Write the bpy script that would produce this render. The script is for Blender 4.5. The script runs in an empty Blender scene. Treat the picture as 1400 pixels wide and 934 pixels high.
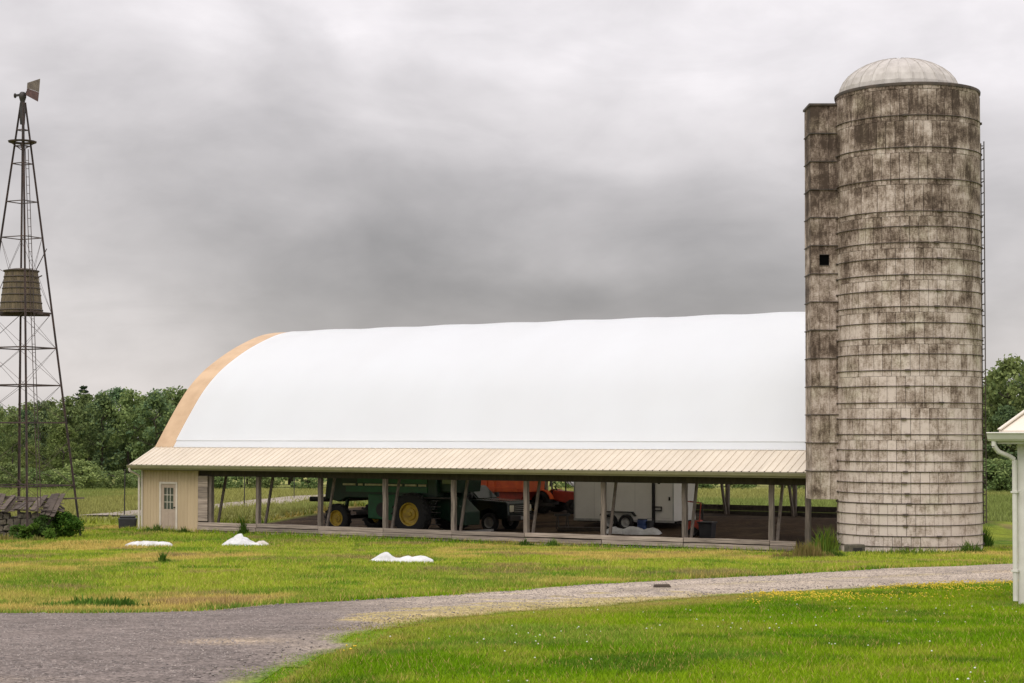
import bpy, bmesh, math, random
import numpy as np
from mathutils import Vector, Matrix

# ------------------------------------------------------------------ camera, world, sun, exposure
scene = bpy.context.scene
col = scene.collection
FPX, YH, YC = 2500.0, 595.0, 531.0                      # focal length and horizon row of the 1400 x 934 photograph
CAM = Vector((0.0, 0.0, 4.1))                # barn floor is z = 0
TH = math.atan((YH - YC) / FPX)               # tilt up a little; the rest is lens shift
cam_data = bpy.data.cameras.new('camera')
cam = bpy.data.objects.new('camera', cam_data); col.objects.link(cam)
cam.location = CAM
cam.rotation_euler = (math.radians(90) + TH, 0, 0)
cam_data.sensor_width = 36.0
cam_data.lens = FPX / 1400.0 * 36.0
cam_data.shift_y = (YC - 467.0) / 1400.0
cam_data.clip_start = 0.1
cam_data.clip_end = 8000
scene.camera = cam

SUN_EL, SUN_AZ = math.radians(56), math.radians(205)     # azimuth clockwise from +Y
world = bpy.data.worlds.new('World'); scene.world = world; world.use_nodes = True
def build_world():
    nt = world.node_tree; nt.nodes.clear(); N = nt.nodes.new; L = nt.links.new
    out = N('ShaderNodeOutputWorld'); bg = N('ShaderNodeBackground'); bg.inputs['Strength'].default_value = 0.1
    sky = N('ShaderNodeTexSky'); sky.sky_type = 'NISHITA'; sky.sun_disc = False
    sky.sun_elevation = SUN_EL; sky.sun_rotation = SUN_AZ
    tc = N('ShaderNodeTexCoord')
    mp = N('ShaderNodeMapping'); mp.inputs['Scale'].default_value = (1, 1, 2.0); mp.inputs['Location'].default_value = (3.3, 1.1, 0.45)
    L(tc.outputs['Generated'], mp.inputs['Vector'])
    n1 = N('ShaderNodeTexNoise'); n1.inputs['Scale'].default_value = 4.2; n1.inputs['Detail'].default_value = 5; n1.inputs['Roughness'].default_value = 0.48; n1.inputs['Distortion'].default_value = 0.5
    n2 = N('ShaderNodeTexNoise'); n2.inputs['Scale'].default_value = 13.0; n2.inputs['Detail'].default_value = 6; n2.inputs['Roughness'].default_value = 0.5
    L(mp.outputs[0], n1.inputs['Vector']); L(mp.outputs[0], n2.inputs['Vector'])
    sep = N('ShaderNodeSeparateXYZ'); L(tc.outputs['Generated'], sep.inputs[0])
    # overcast luminance by elevation, the same all round the compass
    add = N('ShaderNodeMath'); add.operation = 'MULTIPLY_ADD'; add.inputs[1].default_value = 0.07; L(n1.outputs[0], add.inputs[0])
    tilt = N('ShaderNodeMath'); tilt.operation = 'MULTIPLY_ADD'; tilt.inputs[1].default_value = .10; L(sep.outputs['X'], tilt.inputs[0]); L(sep.outputs['Z'], tilt.inputs[2]); L(tilt.outputs[0], add.inputs[2])
    sub = N('ShaderNodeMath'); sub.operation = 'SUBTRACT'; sub.inputs[1].default_value = 0.035; L(add.outputs[0], sub.inputs[0])
    def ramp(pts):
        r = N('ShaderNodeValToRGB'); cr = r.color_ramp; cr.interpolation = 'EASE'
        while len(cr.elements) < len(pts): cr.elements.new(0.5)
        for el, (p, v) in zip(cr.elements, pts): el.position = p; el.color = (v, v * (.932 + .02 * min(1, p * 4)), v * (.912 + .06 * min(1, p * 4)), 1)
        L(sub.outputs[0], r.inputs[0]); return r.outputs[0]
    light = ramp([(0.0, .52), (0.035, .52), (0.072, .48), (0.115, .46), (0.17, .49), (0.235, .58), (0.5, .86), (1.0, 1.0)])
    dark = ramp([(0.0, .43), (0.035, .32), (0.072, .245), (0.115, .34), (0.17, .455), (0.235, .57), (0.5, .86), (1.0, 1.0)])
    # heavier and lighter stretches of the low cloud follow one another round the horizon
    n3 = N('ShaderNodeTexNoise'); n3.inputs['Scale'].default_value = 3.0; n3.inputs['Detail'].default_value = 2; L(mp.outputs[0], n3.inputs['Vector'])
    w1 = N('ShaderNodeMath'); w1.operation = 'MULTIPLY_ADD'; w1.inputs[1].default_value = 10.5; w1.inputs[2].default_value = -.05 - 1.1; L(sep.outputs['X'], w1.inputs[0])
    w2 = N('ShaderNodeMath'); w2.operation = 'MULTIPLY_ADD'; w2.inputs[1].default_value = 2.2; L(n3.outputs[0], w2.inputs[0]); L(w1.outputs[0], w2.inputs[2])
    w3 = N('ShaderNodeMath'); w3.operation = 'COSINE'; L(w2.outputs[0], w3.inputs[0])
    w4 = N('ShaderNodeMapRange'); w4.inputs['From Min'].default_value = -.9; w4.inputs['From Max'].default_value = .7; w4.inputs['To Max'].default_value = .9; L(w3.outputs[0], w4.inputs['Value'])
    rmp = N('ShaderNodeMix'); rmp.data_type = 'RGBA'; L(w4.outputs[0], rmp.inputs[0]); L(light, rmp.inputs[6]); L(dark, rmp.inputs[7])
    m1 = N('ShaderNodeMapRange'); m1.inputs['From Min'].default_value = 0.3; m1.inputs['From Max'].default_value = 0.7; m1.inputs['To Min'].default_value = 0.82; m1.inputs['To Max'].default_value = 1.2
    L(n1.outputs[0], m1.inputs['Value'])
    m2 = N('ShaderNodeMapRange'); m2.inputs['From Min'].default_value = 0.3; m2.inputs['From Max'].default_value = 0.7; m2.inputs['To Min'].default_value = 0.90; m2.inputs['To Max'].default_value = 1.10
    L(n2.outputs[0], m2.inputs['Value'])
    # long thin streaks combed across the cloud base
    mps = N('ShaderNodeMapping'); mps.inputs['Rotation'].default_value = (0, math.radians(24), 0); mps.inputs['Scale'].default_value = (4.0, 4.0, 11.0); L(tc.outputs['Generated'], mps.inputs['Vector'])
    n5 = N('ShaderNodeTexNoise'); n5.inputs['Scale'].default_value = 2.4; n5.inputs['Detail'].default_value = 7; n5.inputs['Roughness'].default_value = .6; n5.inputs['Distortion'].default_value = .8; L(mps.outputs[0], n5.inputs['Vector'])
    m5 = N('ShaderNodeMapRange'); m5.inputs['From Min'].default_value = .3; m5.inputs['From Max'].default_value = .7; m5.inputs['To Min'].default_value = .94; m5.inputs['To Max'].default_value = 1.06; L(n5.outputs[0], m5.inputs['Value'])
    mq = N('ShaderNodeMath'); mq.operation = 'MULTIPLY'; L(m1.outputs[0], mq.inputs[0]); L(m5.outputs[0], mq.inputs[1])
    mm = N('ShaderNodeMath'); mm.operation = 'MULTIPLY'; L(mq.outputs[0], mm.inputs[0]); L(m2.outputs[0], mm.inputs[1])
    sc = N('ShaderNodeMath'); sc.operation = 'MULTIPLY'; sc.inputs[1].default_value = 10.0; L(mm.outputs[0], sc.inputs[0])
    vm = N('ShaderNodeVectorMath'); vm.operation = 'SCALE'; L(rmp.outputs[2], vm.inputs[0]); L(sc.outputs[0], vm.inputs['Scale'])
    mix = N('ShaderNodeMix'); mix.data_type = 'RGBA'; mix.inputs[0].default_value = 0.94
    L(sky.outputs[0], mix.inputs[6]); L(vm.outputs[0], mix.inputs[7])
    L(mix.outputs[2], bg.inputs['Color']); L(bg.outputs[0], out.inputs[0])
build_world()

sun_data = bpy.data.lights.new('sun', 'SUN'); sun_data.energy = 1.5; sun_data.angle = math.radians(40); sun_data.color = (1.0, 0.965, 0.91)
sun = bpy.data.objects.new('sun', sun_data); col.objects.link(sun)
sun.location = (-20, -20, 60)
sd = Vector((math.sin(SUN_AZ) * math.cos(SUN_EL), math.cos(SUN_AZ) * math.cos(SUN_EL), math.sin(SUN_EL)))
sun.rotation_euler = sd.to_track_quat('Z', 'Y').to_euler()

scene.view_settings.view_transform = 'Standard'
scene.view_settings.look = 'None'
scene.view_settings.exposure = 0.50
scene.view_settings.gamma = 1.0
scene.view_settings.use_curve_mapping = False

rnd = random.Random(7)
rng = np.random.default_rng(11)
PI = math.pi

# ------------------------------------------------------------------ picture -> place
def ray(x, y):
    v = -(y - YC) / FPX
    return Vector(((x - 700.0) / FPX, math.cos(TH) - v * math.sin(TH), math.sin(TH) + v * math.cos(TH)))
def at_z(x, y, z):
    d = ray(x, y); return CAM + d * ((z - CAM.z) / d.z)
def at_Y(x, y, Y):
    d = ray(x, y); return CAM + d * (Y / d.y)

# barn frame: s runs along the open front, u into the barn
BA = math.radians(31.857); BX, BY = -15.936, 79.456
BE = (math.cos(BA), -math.sin(BA)); BW = (math.sin(BA), math.cos(BA))
BS0, BS1, BWID = -0.15, 30.8, 18.0
def barn(s, u, z=0): return Vector((BX + s * BE[0] + u * BW[0], BY + s * BE[1] + u * BW[1], z))
def su(x, y): return ((x - BX) * BE[0] + (y - BY) * BE[1], (x - BX) * BW[0] + (y - BY) * BW[1])

# ------------------------------------------------------------------ numeric noise and the lie of the land
def _h(ix, iy, seed):
    n = (ix.astype(np.int64) * 374761393 + iy.astype(np.int64) * 668265263 + seed * 1442695041) & 0x7fffffff
    n = ((n ^ (n >> 13)) * 1274126177) & 0x7fffffff
    return ((n ^ (n >> 16)) & 0xffff) / 65535.0
def vn(x, y, sc, seed=0):
    x = np.asarray(x, float) / sc; y = np.asarray(y, float) / sc
    ix = np.floor(x); iy = np.floor(y); fx = x - ix; fy = y - iy
    fx = fx * fx * (3 - 2 * fx); fy = fy * fy * (3 - 2 * fy)
    a, b, c, d = _h(ix, iy, seed), _h(ix + 1, iy, seed), _h(ix, iy + 1, seed), _h(ix + 1, iy + 1, seed)
    return (a * (1 - fx) + b * fx) * (1 - fy) + (c * (1 - fx) + d * fx) * fy
def fbm(x, y, sc, seed=0, o=4):
    t = 0; am = 1; tot = 0
    for k in range(o):
        t = t + am * vn(x, y, sc / 2 ** k, seed + 17 * k); tot += am; am *= .55
    return t / tot
_PY = np.array([-200, 0, 12, 20, 27.8, 36, 46, 54, 58, 64, 72, 100, 130, 220, 300, 3000.])
_PZ = np.array([2.7, 2.5, 2.42, 2.0, 1.5, 1.15, .8, .5, .34, .14, 0, 0, -.5, -2.1, -3.3, -12.])
_ty = np.arange(-200, 3000, 0.5); _tz = np.interp(_ty, _PY, _PZ)
_ks = np.hanning(17); _ks /= _ks.sum(); _tz = np.convolve(np.pad(_tz, 8, mode='edge'), _ks, 'valid')
def sstep(t): t = np.clip(t, 0, 1); return t * t * (3 - 2 * t)
def gz(x, y):
    x = np.asarray(x, float); y = np.asarray(y, float)
    p = np.interp(y, _ty, _tz)
    s = (x - BX) * BE[0] + (y - BY) * BE[1]; u = (x - BX) * BW[0] + (y - BY) * BW[1]
    k = sstep(-u / 5.0); k2 = sstep((s - 31.2) / 2.0); k = np.maximum(k, k2)
    near = np.where(p > 0, p * k, p)
    near = np.where((u > 17.5) & (p > 0), 0, near)
    flat = sstep((np.abs(u - 9.0) - 9.6) / 4.0); flat = np.maximum(flat, sstep((s - 32) / 4)); flat = np.maximum(flat, sstep((-1.5 - s) / 4))
    bump = (vn(x, y, 7.0, 3) - .5) * .10 + (vn(x, y, 2.6, 5) - .5) * .035
    # barn floor: trodden earth that rises towards the back
    fl = (1 - flat) * (0.48 * sstep((u - 7.5) / 9.0) + (vn(x, y, 1.7, 9) - .5) * .10 * sstep((u - .8) / 1.5) - 0.02) * sstep((18.7 - u) / .8)
    # low earth heap by the ruin
    hp = 0.26 * np.exp(-(((x + 20.9) / 1.0) ** 2 + ((y - 71.9) / .7) ** 2))
    hp = hp + 0.30 * np.exp(-(((x - 10.6) / .9) ** 2 + ((y - 61.4) / .9) ** 2))
    return near + bump * np.clip(flat, .0, 1) + fl + hp
def g1(x, y): return float(gz(np.array([x]), np.array([y]))[0])
def on_ground(x, y):
    d = ray(x, y); lo, hi = 4.0, 400.0; t = lo
    ts = np.concatenate([np.arange(4, 120, .1), np.arange(120, 500, .5)])
    P = np.array(CAM)[None] + ts[:, None] * np.array(d)[None]
    below = P[:, 2] <= gz(P[:, 0], P[:, 1])
    i = int(np.argmax(below)); return Vector(P[i])

# ------------------------------------------------------------------ materials
def new_mat(name):
    m = bpy.data.materials.new(name); m.use_nodes = True
    return m, m.node_tree, m.node_tree.nodes['Principled BSDF']
def mat(name, c1, c2=None, scale=4.0, rough=.7, bump=0.0, metal=0.0, stretch=(1, 1, 1), vary=0.0, detail=5, spec=.5, lo=.35, hi=.65, world_space=False, bump_scale=None, attr=None, transmission=0.0):
    m, nt, b = new_mat(name); N = nt.nodes.new; L = nt.links.new
    b.inputs['Roughness'].default_value = rough; b.inputs['Metallic'].default_value = metal
    b.inputs['Specular IOR Level'].default_value = spec
    if c2 is None: c2 = tuple(v * .8 for v in c1)
    if world_space:
        g = N('ShaderNodeNewGeometry'); src = g.outputs['Position']
    else:
        t = N('ShaderNodeTexCoord'); src = t.outputs['Object']
    mp = N('ShaderNodeMapping'); mp.inputs['Scale'].default_value = stretch; L(src, mp.inputs['Vector'])
    oi = N('ShaderNodeObjectInfo')
    if not world_space:
        mo = N('ShaderNodeMath'); mo.operation = 'MULTIPLY'; mo.inputs[1].default_value = 37.0; L(oi.outputs['Random'], mo.inputs[0]); L(mo.outputs[0], mp.inputs['Location'])
    n = N('ShaderNodeTexNoise'); n.inputs['Scale'].default_value = scale; n.inputs['Detail'].default_value = detail; n.inputs['Roughness'].default_value = .62
    L(mp.outputs[0], n.inputs['Vector'])
    mr = N('ShaderNodeMapRange'); mr.inputs['From Min'].default_value = lo; mr.inputs['From Max'].default_value = hi; L(n.outputs[0], mr.inputs['Value'])
    mx = N('ShaderNodeMix'); mx.data_type = 'RGBA'; mx.inputs[6].default_value = (*c1, 1); mx.inputs[7].default_value = (*c2, 1); L(mr.outputs[0], mx.inputs[0])
    last = mx.outputs[2]
    if vary:
        hv = N('ShaderNodeHueSaturation'); L(last, hv.inputs['Color'])
        v = N('ShaderNodeMapRange'); v.inputs['To Min'].default_value = 1 - vary; v.inputs['To Max'].default_value = 1 + vary
        if attr:
            at = N('ShaderNodeAttribute'); at.attribute_name = attr; L(at.outputs['Fac'], v.inputs['Value'])
        else: L(oi.outputs['Random'], v.inputs['Value'])
        L(v.outputs[0], hv.inputs['Value']); last = hv.outputs[0]
    L(last, b.inputs['Base Color'])
    if bump:
        n2 = N('ShaderNodeTexNoise'); n2.inputs['Scale'].default_value = bump_scale or scale * 4; n2.inputs['Detail'].default_value = 4; L(mp.outputs[0], n2.inputs['Vector'])
        bp = N('ShaderNodeBump'); bp.inputs['Strength'].default_value = 1.0; bp.inputs['Distance'].default_value = bump; L(n2.outputs[0], bp.inputs['Height']); L(bp.outputs[0], b.inputs['Normal'])
    if transmission: b.inputs['Transmission Weight'].default_value = transmission
    return m

def vcol_mat(name, attr='col', rough=.75, trans=.35, spec=.08):
    """foliage: colour from a per-face attribute, light passes through the blade"""
    m, nt, b = new_mat(name); N = nt.nodes.new; L = nt.links.new
    at = N('ShaderNodeAttribute'); at.attribute_name = attr
    oi = N('ShaderNodeObjectInfo'); v = N('ShaderNodeMapRange'); v.inputs['To Min'].default_value = .78; v.inputs['To Max'].default_value = 1.2; L(oi.outputs['Random'], v.inputs['Value'])
    hv = N('ShaderNodeHueSaturation'); L(at.outputs['Color'], hv.inputs['Color']); L(v.outputs[0], hv.inputs['Value'])
    hm = N('ShaderNodeMapRange'); hm.inputs['To Min'].default_value = .485; hm.inputs['To Max'].default_value = .515
    wn = N('ShaderNodeTexWhiteNoise'); wn.noise_dimensions = '1D'; L(oi.outputs['Random'], wn.inputs['W']); L(wn.outputs['Value'], hm.inputs['Value']); L(hm.outputs[0], hv.inputs['Hue'])
    b.inputs['Roughness'].default_value = rough; b.inputs['Specular IOR Level'].default_value = spec
    L(hv.outputs[0], b.inputs['Base Color'])
    tr = N('ShaderNodeBsdfTranslucent'); L(hv.outputs[0], tr.inputs['Color'])
    mx = N('ShaderNodeMixShader'); mx.inputs[0].default_value = trans
    L(b.outputs[0], mx.inputs[1]); L(tr.outputs[0], mx.inputs[2]); L(mx.outputs[0], nt.nodes['Material Output'].inputs['Surface'])
    return m

M = {}
M['membrane'] = mat('membrane', (.845, .875, .925), (.82, .845, .89), .35, .38, .006, vary=0, bump_scale=1.2, stretch=(1, .6, .6))
def make_translucent(m, c, k):
    nt = m.node_tree; N = nt.nodes.new; b = nt.nodes['Principled BSDF']; t = N('ShaderNodeBsdfTranslucent'); t.inputs['Color'].default_value = (*c, 1); x = N('ShaderNodeMixShader'); x.inputs[0].default_value = k
    nt.links.new(b.outputs[0], x.inputs[1]); nt.links.new(t.outputs[0], x.inputs[2]); nt.links.new(x.outputs[0], nt.nodes['Material Output'].inputs['Surface'])
make_translucent(M['membrane'], (.88, .86, .80), .45)
M['band'] = mat('roof_band', (.535, .37, .225), (.43, .285, .165), 1.1, .6, .003, stretch=(1, 1, 1))
M['skirt'] = mat('tan_metal', (.59, .515, .41), (.54, .465, .365), 1.2, .42, 0, vary=.04)
M['gutter'] = mat('gutter_metal', (.34, .31, .21), (.27, .25, .16), 1.4, .5, 0)
M['cream'] = mat('cream_siding', (.50, .385, .245), (.44, .335, .21), 1.2, .6, 0, vary=.04, stretch=(1, 1, .3))
M['white_trim'] = mat('white_trim', (.66, .60, .52), (.55, .49, .42), 2, .55, 0)
M['door'] = mat('door_paint', (.44, .345, .27), (.38, .295, .23), 3, .55, 0)
M['wood_grey'] = mat('weathered_wood', (.40, .325, .27), (.19, .15, .125), 3.0, .85, .006, stretch=(.35, 4, 7), vary=.3)
M['post'] = mat('post_wood', (.22, .178, .145), (.09, .072, .06), 3.0, .85, .006, stretch=(6, 6, .5), vary=.22)
M['wood_dark'] = mat('rafter_wood', (.05, .038, .028), (.03, .022, .017), 3.0, .85, .004, stretch=(3, 3, .6), vary=.2)
M['under'] = mat('roof_underside', (.045, .036, .028), (.03, .024, .019), 2, .9)
M['glass'] = mat('glass', (.05, .06, .06), (.04, .05, .05), 1, .06, 0, spec=.8)
M['black'] = mat('black_rubber', (.012, .012, .013), (.02, .019, .018), 6, .8, .002)
M['black_plastic'] = mat('black_plastic', (.015, .015, .018), (.03, .03, .034), 3, .5)
M['dark_metal'] = mat('dark_metal', (.02, .018, .018), (.035, .028, .024), 5, .6, 0)
M['green'] = mat('green_paint', (.003, .105, .030), (.004, .07, .022), 3, .4, 0)
M['green_dark'] = mat('green_dark_paint', (.003, .034, .014), (.004, .020, .010), 3, .45, 0)
M['yellow'] = mat('yellow_paint', (.55, .38, .02), (.34, .22, .03), 6, .5, 0)
M['stripe'] = mat('stripe_paint', (.55, .52, .34), (.40, .36, .22), 6, .5, 0)
M['truck'] = mat('truck_paint', (.012, .02, .018), (.010, .015, .014), 2, .25, 0, spec=.6)
M['chrome'] = mat('chrome', (.5, .5, .48), (.4, .4, .38), 6, .3, 0, metal=.8)
M['lamp'] = mat('lamp_lens', (.7, .66, .52), (.6, .55, .42), 6, .2, 0)
M['orange'] = mat('orange_paint', (.78, .14, .03), (.62, .09, .025), 3, .5, 0)
M['red'] = mat('red_paint', (.42, .05, .025), (.28, .035, .02), 3, .5, 0)
M['trailer'] = mat('trailer_white', (.74, .71, .67), (.68, .65, .61), 1.4, .4, 0)
M['alum'] = mat('aluminium', (.5, .49, .47), (.38, .37, .36), 4, .4, 0, metal=.5)
M['blue'] = mat('blue_plastic', (.02, .05, .16), (.015, .035, .11), 3, .5, 0)
M['sheet'] = mat('white_sheet', (.62, .62, .63), (.46, .455, .45), 3.5, .5, .05, bump_scale=6)
M['dirty_sheet'] = mat('pale_sheet', (.55, .50, .45), (.40, .36, .32), 4, .6, .008, bump_scale=9)
M['steel_rust'] = mat('rusty_steel', (.075, .045, .038), (.035, .028, .027), 2.5, .8, 0, vary=.15)
M['tank'] = mat('tank_wood', (.16, .12, .07), (.075, .06, .035), 3, .85, .004, stretch=(4, 4, .6), vary=.2)
M['hoop'] = mat('hoop_steel', (.045, .038, .032), (.09, .065, .05), 4, .8)
M['vane'] = mat('vane_metal', (.22, .18, .14), (.13, .10, .08), 4, .7)
M['vane_red'] = mat('vane_red', (.15, .075, .07), (.10, .055, .05), 4, .7)
M['dome'] = mat('dome_metal', (.47, .435, .40), (.35, .32, .29), 1.6, .5, 0, stretch=(2, 2, 1))
M['void'] = mat('painted_void', (.004, .004, .004), (.003, .003, .003), 3, 1.0, spec=0)
M['dark_in'] = mat('dark_interior', (.02, .018, .016), (.03, .026, .022), 3, .9)
M['stone'] = mat('rubble_stone', (.14, .115, .085), (.06, .055, .04), 4, .9, .02, vary=.25)
M['board'] = mat('old_board', (.115, .088, .07), (.055, .042, .034), 3, .9, .005, stretch=(.5, 5, 5), vary=.3)
M['house'] = mat('house_siding', (.70, .69, .66), (.66, .65, .62), 1.5, .5, 0)
M['house_trim'] = mat('house_trim', (.68, .655, .60), (.58, .55, .50), 3, .45, 0)
M['house_roof'] = mat('house_roof', (.70, .62, .53), (.64, .56, .47), 2, .45, 0, vary=.03)
M['trunk'] = mat('bark', (.07, .055, .042), (.04, .032, .026), 5, .9, .01, stretch=(3, 3, .6))
M['leaf'] = vcol_mat('leaf')
M['grass'] = vcol_mat('grass_blade', trans=.3)
M['flower_white'] = mat('clover_white', (.75, .74, .66), (.62, .62, .52), 20, .7)
M['flower_yellow'] = mat('buttercup_yellow', (.72, .52, .02), (.6, .42, .02), 20, .6)
M['pebble'] = mat('pebble', (.36, .31, .28), (.07, .06, .06), 9.0, .9, 0, world_space=True, lo=.3, hi=.7)

def ground_mat():
    m, nt, b = new_mat('ground_turf'); N = nt.nodes.new; L = nt.links.new
    b.inputs['Roughness'].default_value = .95; b.inputs['Specular IOR Level'].default_value = .1
    at = N('ShaderNodeAttribute'); at.attribute_name = 'col'
    g = N('ShaderNodeNewGeometry')
    n = N('ShaderNodeTexNoise'); n.inputs['Scale'].default_value = 3.5; n.inputs['Detail'].default_value = 8; n.inputs['Roughness'].default_value = .7
    L(g.outputs['Position'], n.inputs['Vector'])
    mr = N('ShaderNodeMapRange'); mr.inputs['From Min'].default_value = .3; mr.inputs['From Max'].default_value = .7; mr.inputs['To Min'].default_value = .62; mr.inputs['To Max'].default_value = 1.3
    L(n.outputs[0], mr.inputs['Value'])
    hv = N('ShaderNodeHueSaturation'); L(at.outputs['Color'], hv.inputs['Color']); L(mr.outputs[0], hv.inputs['Value']); L(hv.outputs[0], b.inputs['Base Color'])
    n2 = N('ShaderNodeTexNoise'); n2.inputs['Scale'].default_value = 14; n2.inputs['Detail'].default_value = 6; L(g.outputs['Position'], n2.inputs['Vector'])
    bp = N('ShaderNodeBump'); bp.inputs['Distance'].default_value = .05; L(n2.outputs[0], bp.inputs['Height']); L(bp.outputs[0], b.inputs['Normal'])
    return m
M['ground'] = ground_mat()
def gravel_mat():
    m, nt, b = new_mat('gravel'); N = nt.nodes.new; L = nt.links.new
    b.inputs['Roughness'].default_value = .95; b.inputs['Specular IOR Level'].default_value = .15
    g = N('ShaderNodeNewGeometry'); at = N('ShaderNodeAttribute'); at.attribute_name = 'col'
    vo = N('ShaderNodeTexVoronoi'); vo.inputs['Scale'].default_value = 42; L(g.outputs['Position'], vo.inputs['Vector'])
    sx = N('ShaderNodeSeparateColor'); L(vo.outputs['Color'], sx.inputs[0])
    n = N('ShaderNodeTexNoise'); n.inputs['Scale'].default_value = 2.2; n.inputs['Detail'].default_value = 8; n.inputs['Roughness'].default_value = .7; L(g.outputs['Position'], n.inputs['Vector'])
    a = N('ShaderNodeMapRange'); a.inputs['To Min'].default_value = .38; a.inputs['To Max'].default_value = 1.7; L(sx.outputs[0], a.inputs['Value'])
    c = N('ShaderNodeMapRange'); c.inputs['From Min'].default_value = .3; c.inputs['From Max'].default_value = .7; c.inputs['To Min'].default_value = .7; c.inputs['To Max'].default_value = 1.28; L(n.outputs[0], c.inputs['Value'])
    mm = N('ShaderNodeMath'); mm.operation = 'MULTIPLY'; L(a.outputs[0], mm.inputs[0]); L(c.outputs[0], mm.inputs[1])
    hv = N('ShaderNodeHueSaturation'); L(at.outputs['Color'], hv.inputs['Color']); L(mm.outputs[0], hv.inputs['Value']); L(hv.outputs[0], b.inputs['Base Color'])
    bp = N('ShaderNodeBump'); bp.inputs['Distance'].default_value = .010; bp.inputs['Strength'].default_value = .6; L(vo.outputs['Distance'], bp.inputs['Height']); bp.invert = True; L(bp.outputs[0], b.inputs['Normal'])
    return m
M['gravel'] = gravel_mat()
def stave_mat():
    """old concrete staves: bleached whitewash flaking over brown lichen, streaked down"""
    m, nt, b = new_mat('silo_concrete'); N = nt.nodes.new; L = nt.links.new
    b.inputs['Roughness'].default_value = .92; b.inputs['Specular IOR Level'].default_value = .2
    g = N('ShaderNodeNewGeometry'); sp = N('ShaderNodeSeparateXYZ'); L(g.outputs['Position'], sp.inputs[0])
    at = N('ShaderNodeAttribute'); at.attribute_name = 'tone'
    mp = N('ShaderNodeMapping'); mp.inputs['Scale'].default_value = (1, 1, .38); L(g.outputs['Position'], mp.inputs['Vector'])
    off = N('ShaderNodeCombineXYZ'); ml = N('ShaderNodeMath'); ml.operation = 'MULTIPLY'; ml.inputs[1].default_value = 4.0; L(at.outputs['Fac'], ml.inputs[0]); L(ml.outputs[0], off.inputs['X']); L(off.outputs[0], mp.inputs['Location'])
    n1 = N('ShaderNodeTexNoise'); n1.inputs['Scale'].default_value = 10.0; n1.inputs['Detail'].default_value = 8; n1.inputs['Roughness'].default_value = .72; L(mp.outputs[0], n1.inputs['Vector'])
    mp2 = N('ShaderNodeMapping'); mp2.inputs['Scale'].default_value = (1, 1, 1.6); L(g.outputs['Position'], mp2.inputs['Vector'])
    n2 = N('ShaderNodeTexNoise'); n2.inputs['Scale'].default_value = 1.3; n2.inputs['Detail'].default_value = 4; L(mp2.outputs[0], n2.inputs['Vector'])
    mp3 = N('ShaderNodeMapping'); mp3.inputs['Scale'].default_value = (1, 1, 3.0); L(g.outputs['Position'], mp3.inputs['Vector'])
    n3 = N('ShaderNodeTexNoise'); n3.inputs['Scale'].default_value = 11.0; n3.inputs['Detail'].default_value = 6; n3.inputs['Roughness'].default_value = .74; L(mp3.outputs[0], n3.inputs['Vector'])
    hz = N('ShaderNodeMapRange'); hz.inputs['From Min'].default_value = 1.0; hz.inputs['From Max'].default_value = 15.5; hz.inputs['To Min'].default_value = .115; hz.inputs['To Max'].default_value = -.115; L(sp.outputs['Z'], hz.inputs['Value'])
    def add(a, bb, k=None):
        q = N('ShaderNodeMath'); q.operation = 'ADD'; L(a, q.inputs[0]); L(bb, q.inputs[1]); return q.outputs[0]
    def mul(a, k, c=0.0):
        q = N('ShaderNodeMath'); q.operation = 'MULTIPLY_ADD'; q.inputs[1].default_value = k; q.inputs[2].default_value = c; L(a, q.inputs[0]); return q.outputs[0]
    v = add(add(mul(n1.outputs[0], .62), mul(n3.outputs[0], .38)), add(mul(n2.outputs[0], .55, -.275), mul(at.outputs['Fac'], .12, -.06)))
    v = add(v, hz.outputs[0])
    n6 = N('ShaderNodeTexNoise'); n6.inputs['Scale'].default_value = 26.0; n6.inputs['Detail'].default_value = 4; n6.inputs['Roughness'].default_value = .7; L(mp3.outputs[0], n6.inputs['Vector']); v = add(v, mul(n6.outputs[0], .30, -.15))
    r = N('ShaderNodeValToRGB'); cr = r.color_ramp
    cols = [(.29, (.070, .050, .038)), (.38, (.155, .115, .089)), (.455, (.28, .221, .178)), (.53, (.42, .345, .294)), (.64, (.60, .515, .46))]
    while len(cr.elements) < len(cols): cr.elements.new(.5)
    for el, (p, c) in zip(cr.elements, cols): el.position = p; el.color = (*c, 1)
    L(v, r.inputs[0])
    # moss-green tinge in patches
    n4 = N('ShaderNodeTexNoise'); n4.inputs['Scale'].default_value = .9; n4.inputs['Detail'].default_value = 3; L(g.outputs['Position'], n4.inputs['Vector'])
    k4 = N('ShaderNodeMapRange'); k4.inputs['From Min'].default_value = .52; k4.inputs['From Max'].default_value = .75; k4.inputs['To Max'].default_value = .35; L(n4.outputs[0], k4.inputs['Value'])
    mg = N('ShaderNodeMix'); mg.data_type = 'RGBA'; mg.blend_type = 'MULTIPLY'; mg.inputs[7].default_value = (.72, .86, .58, 1); L(k4.outputs[0], mg.inputs[0]); L(r.outputs[0], mg.inputs[6])
    L(mg.outputs[2], b.inputs['Base Color'])
    bp = N('ShaderNodeBump'); bp.inputs['Distance'].default_value = .012; L(v, bp.inputs['Height']); L(bp.outputs[0], b.inputs['Normal'])
    return m
M['stave'] = stave_mat()

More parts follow.
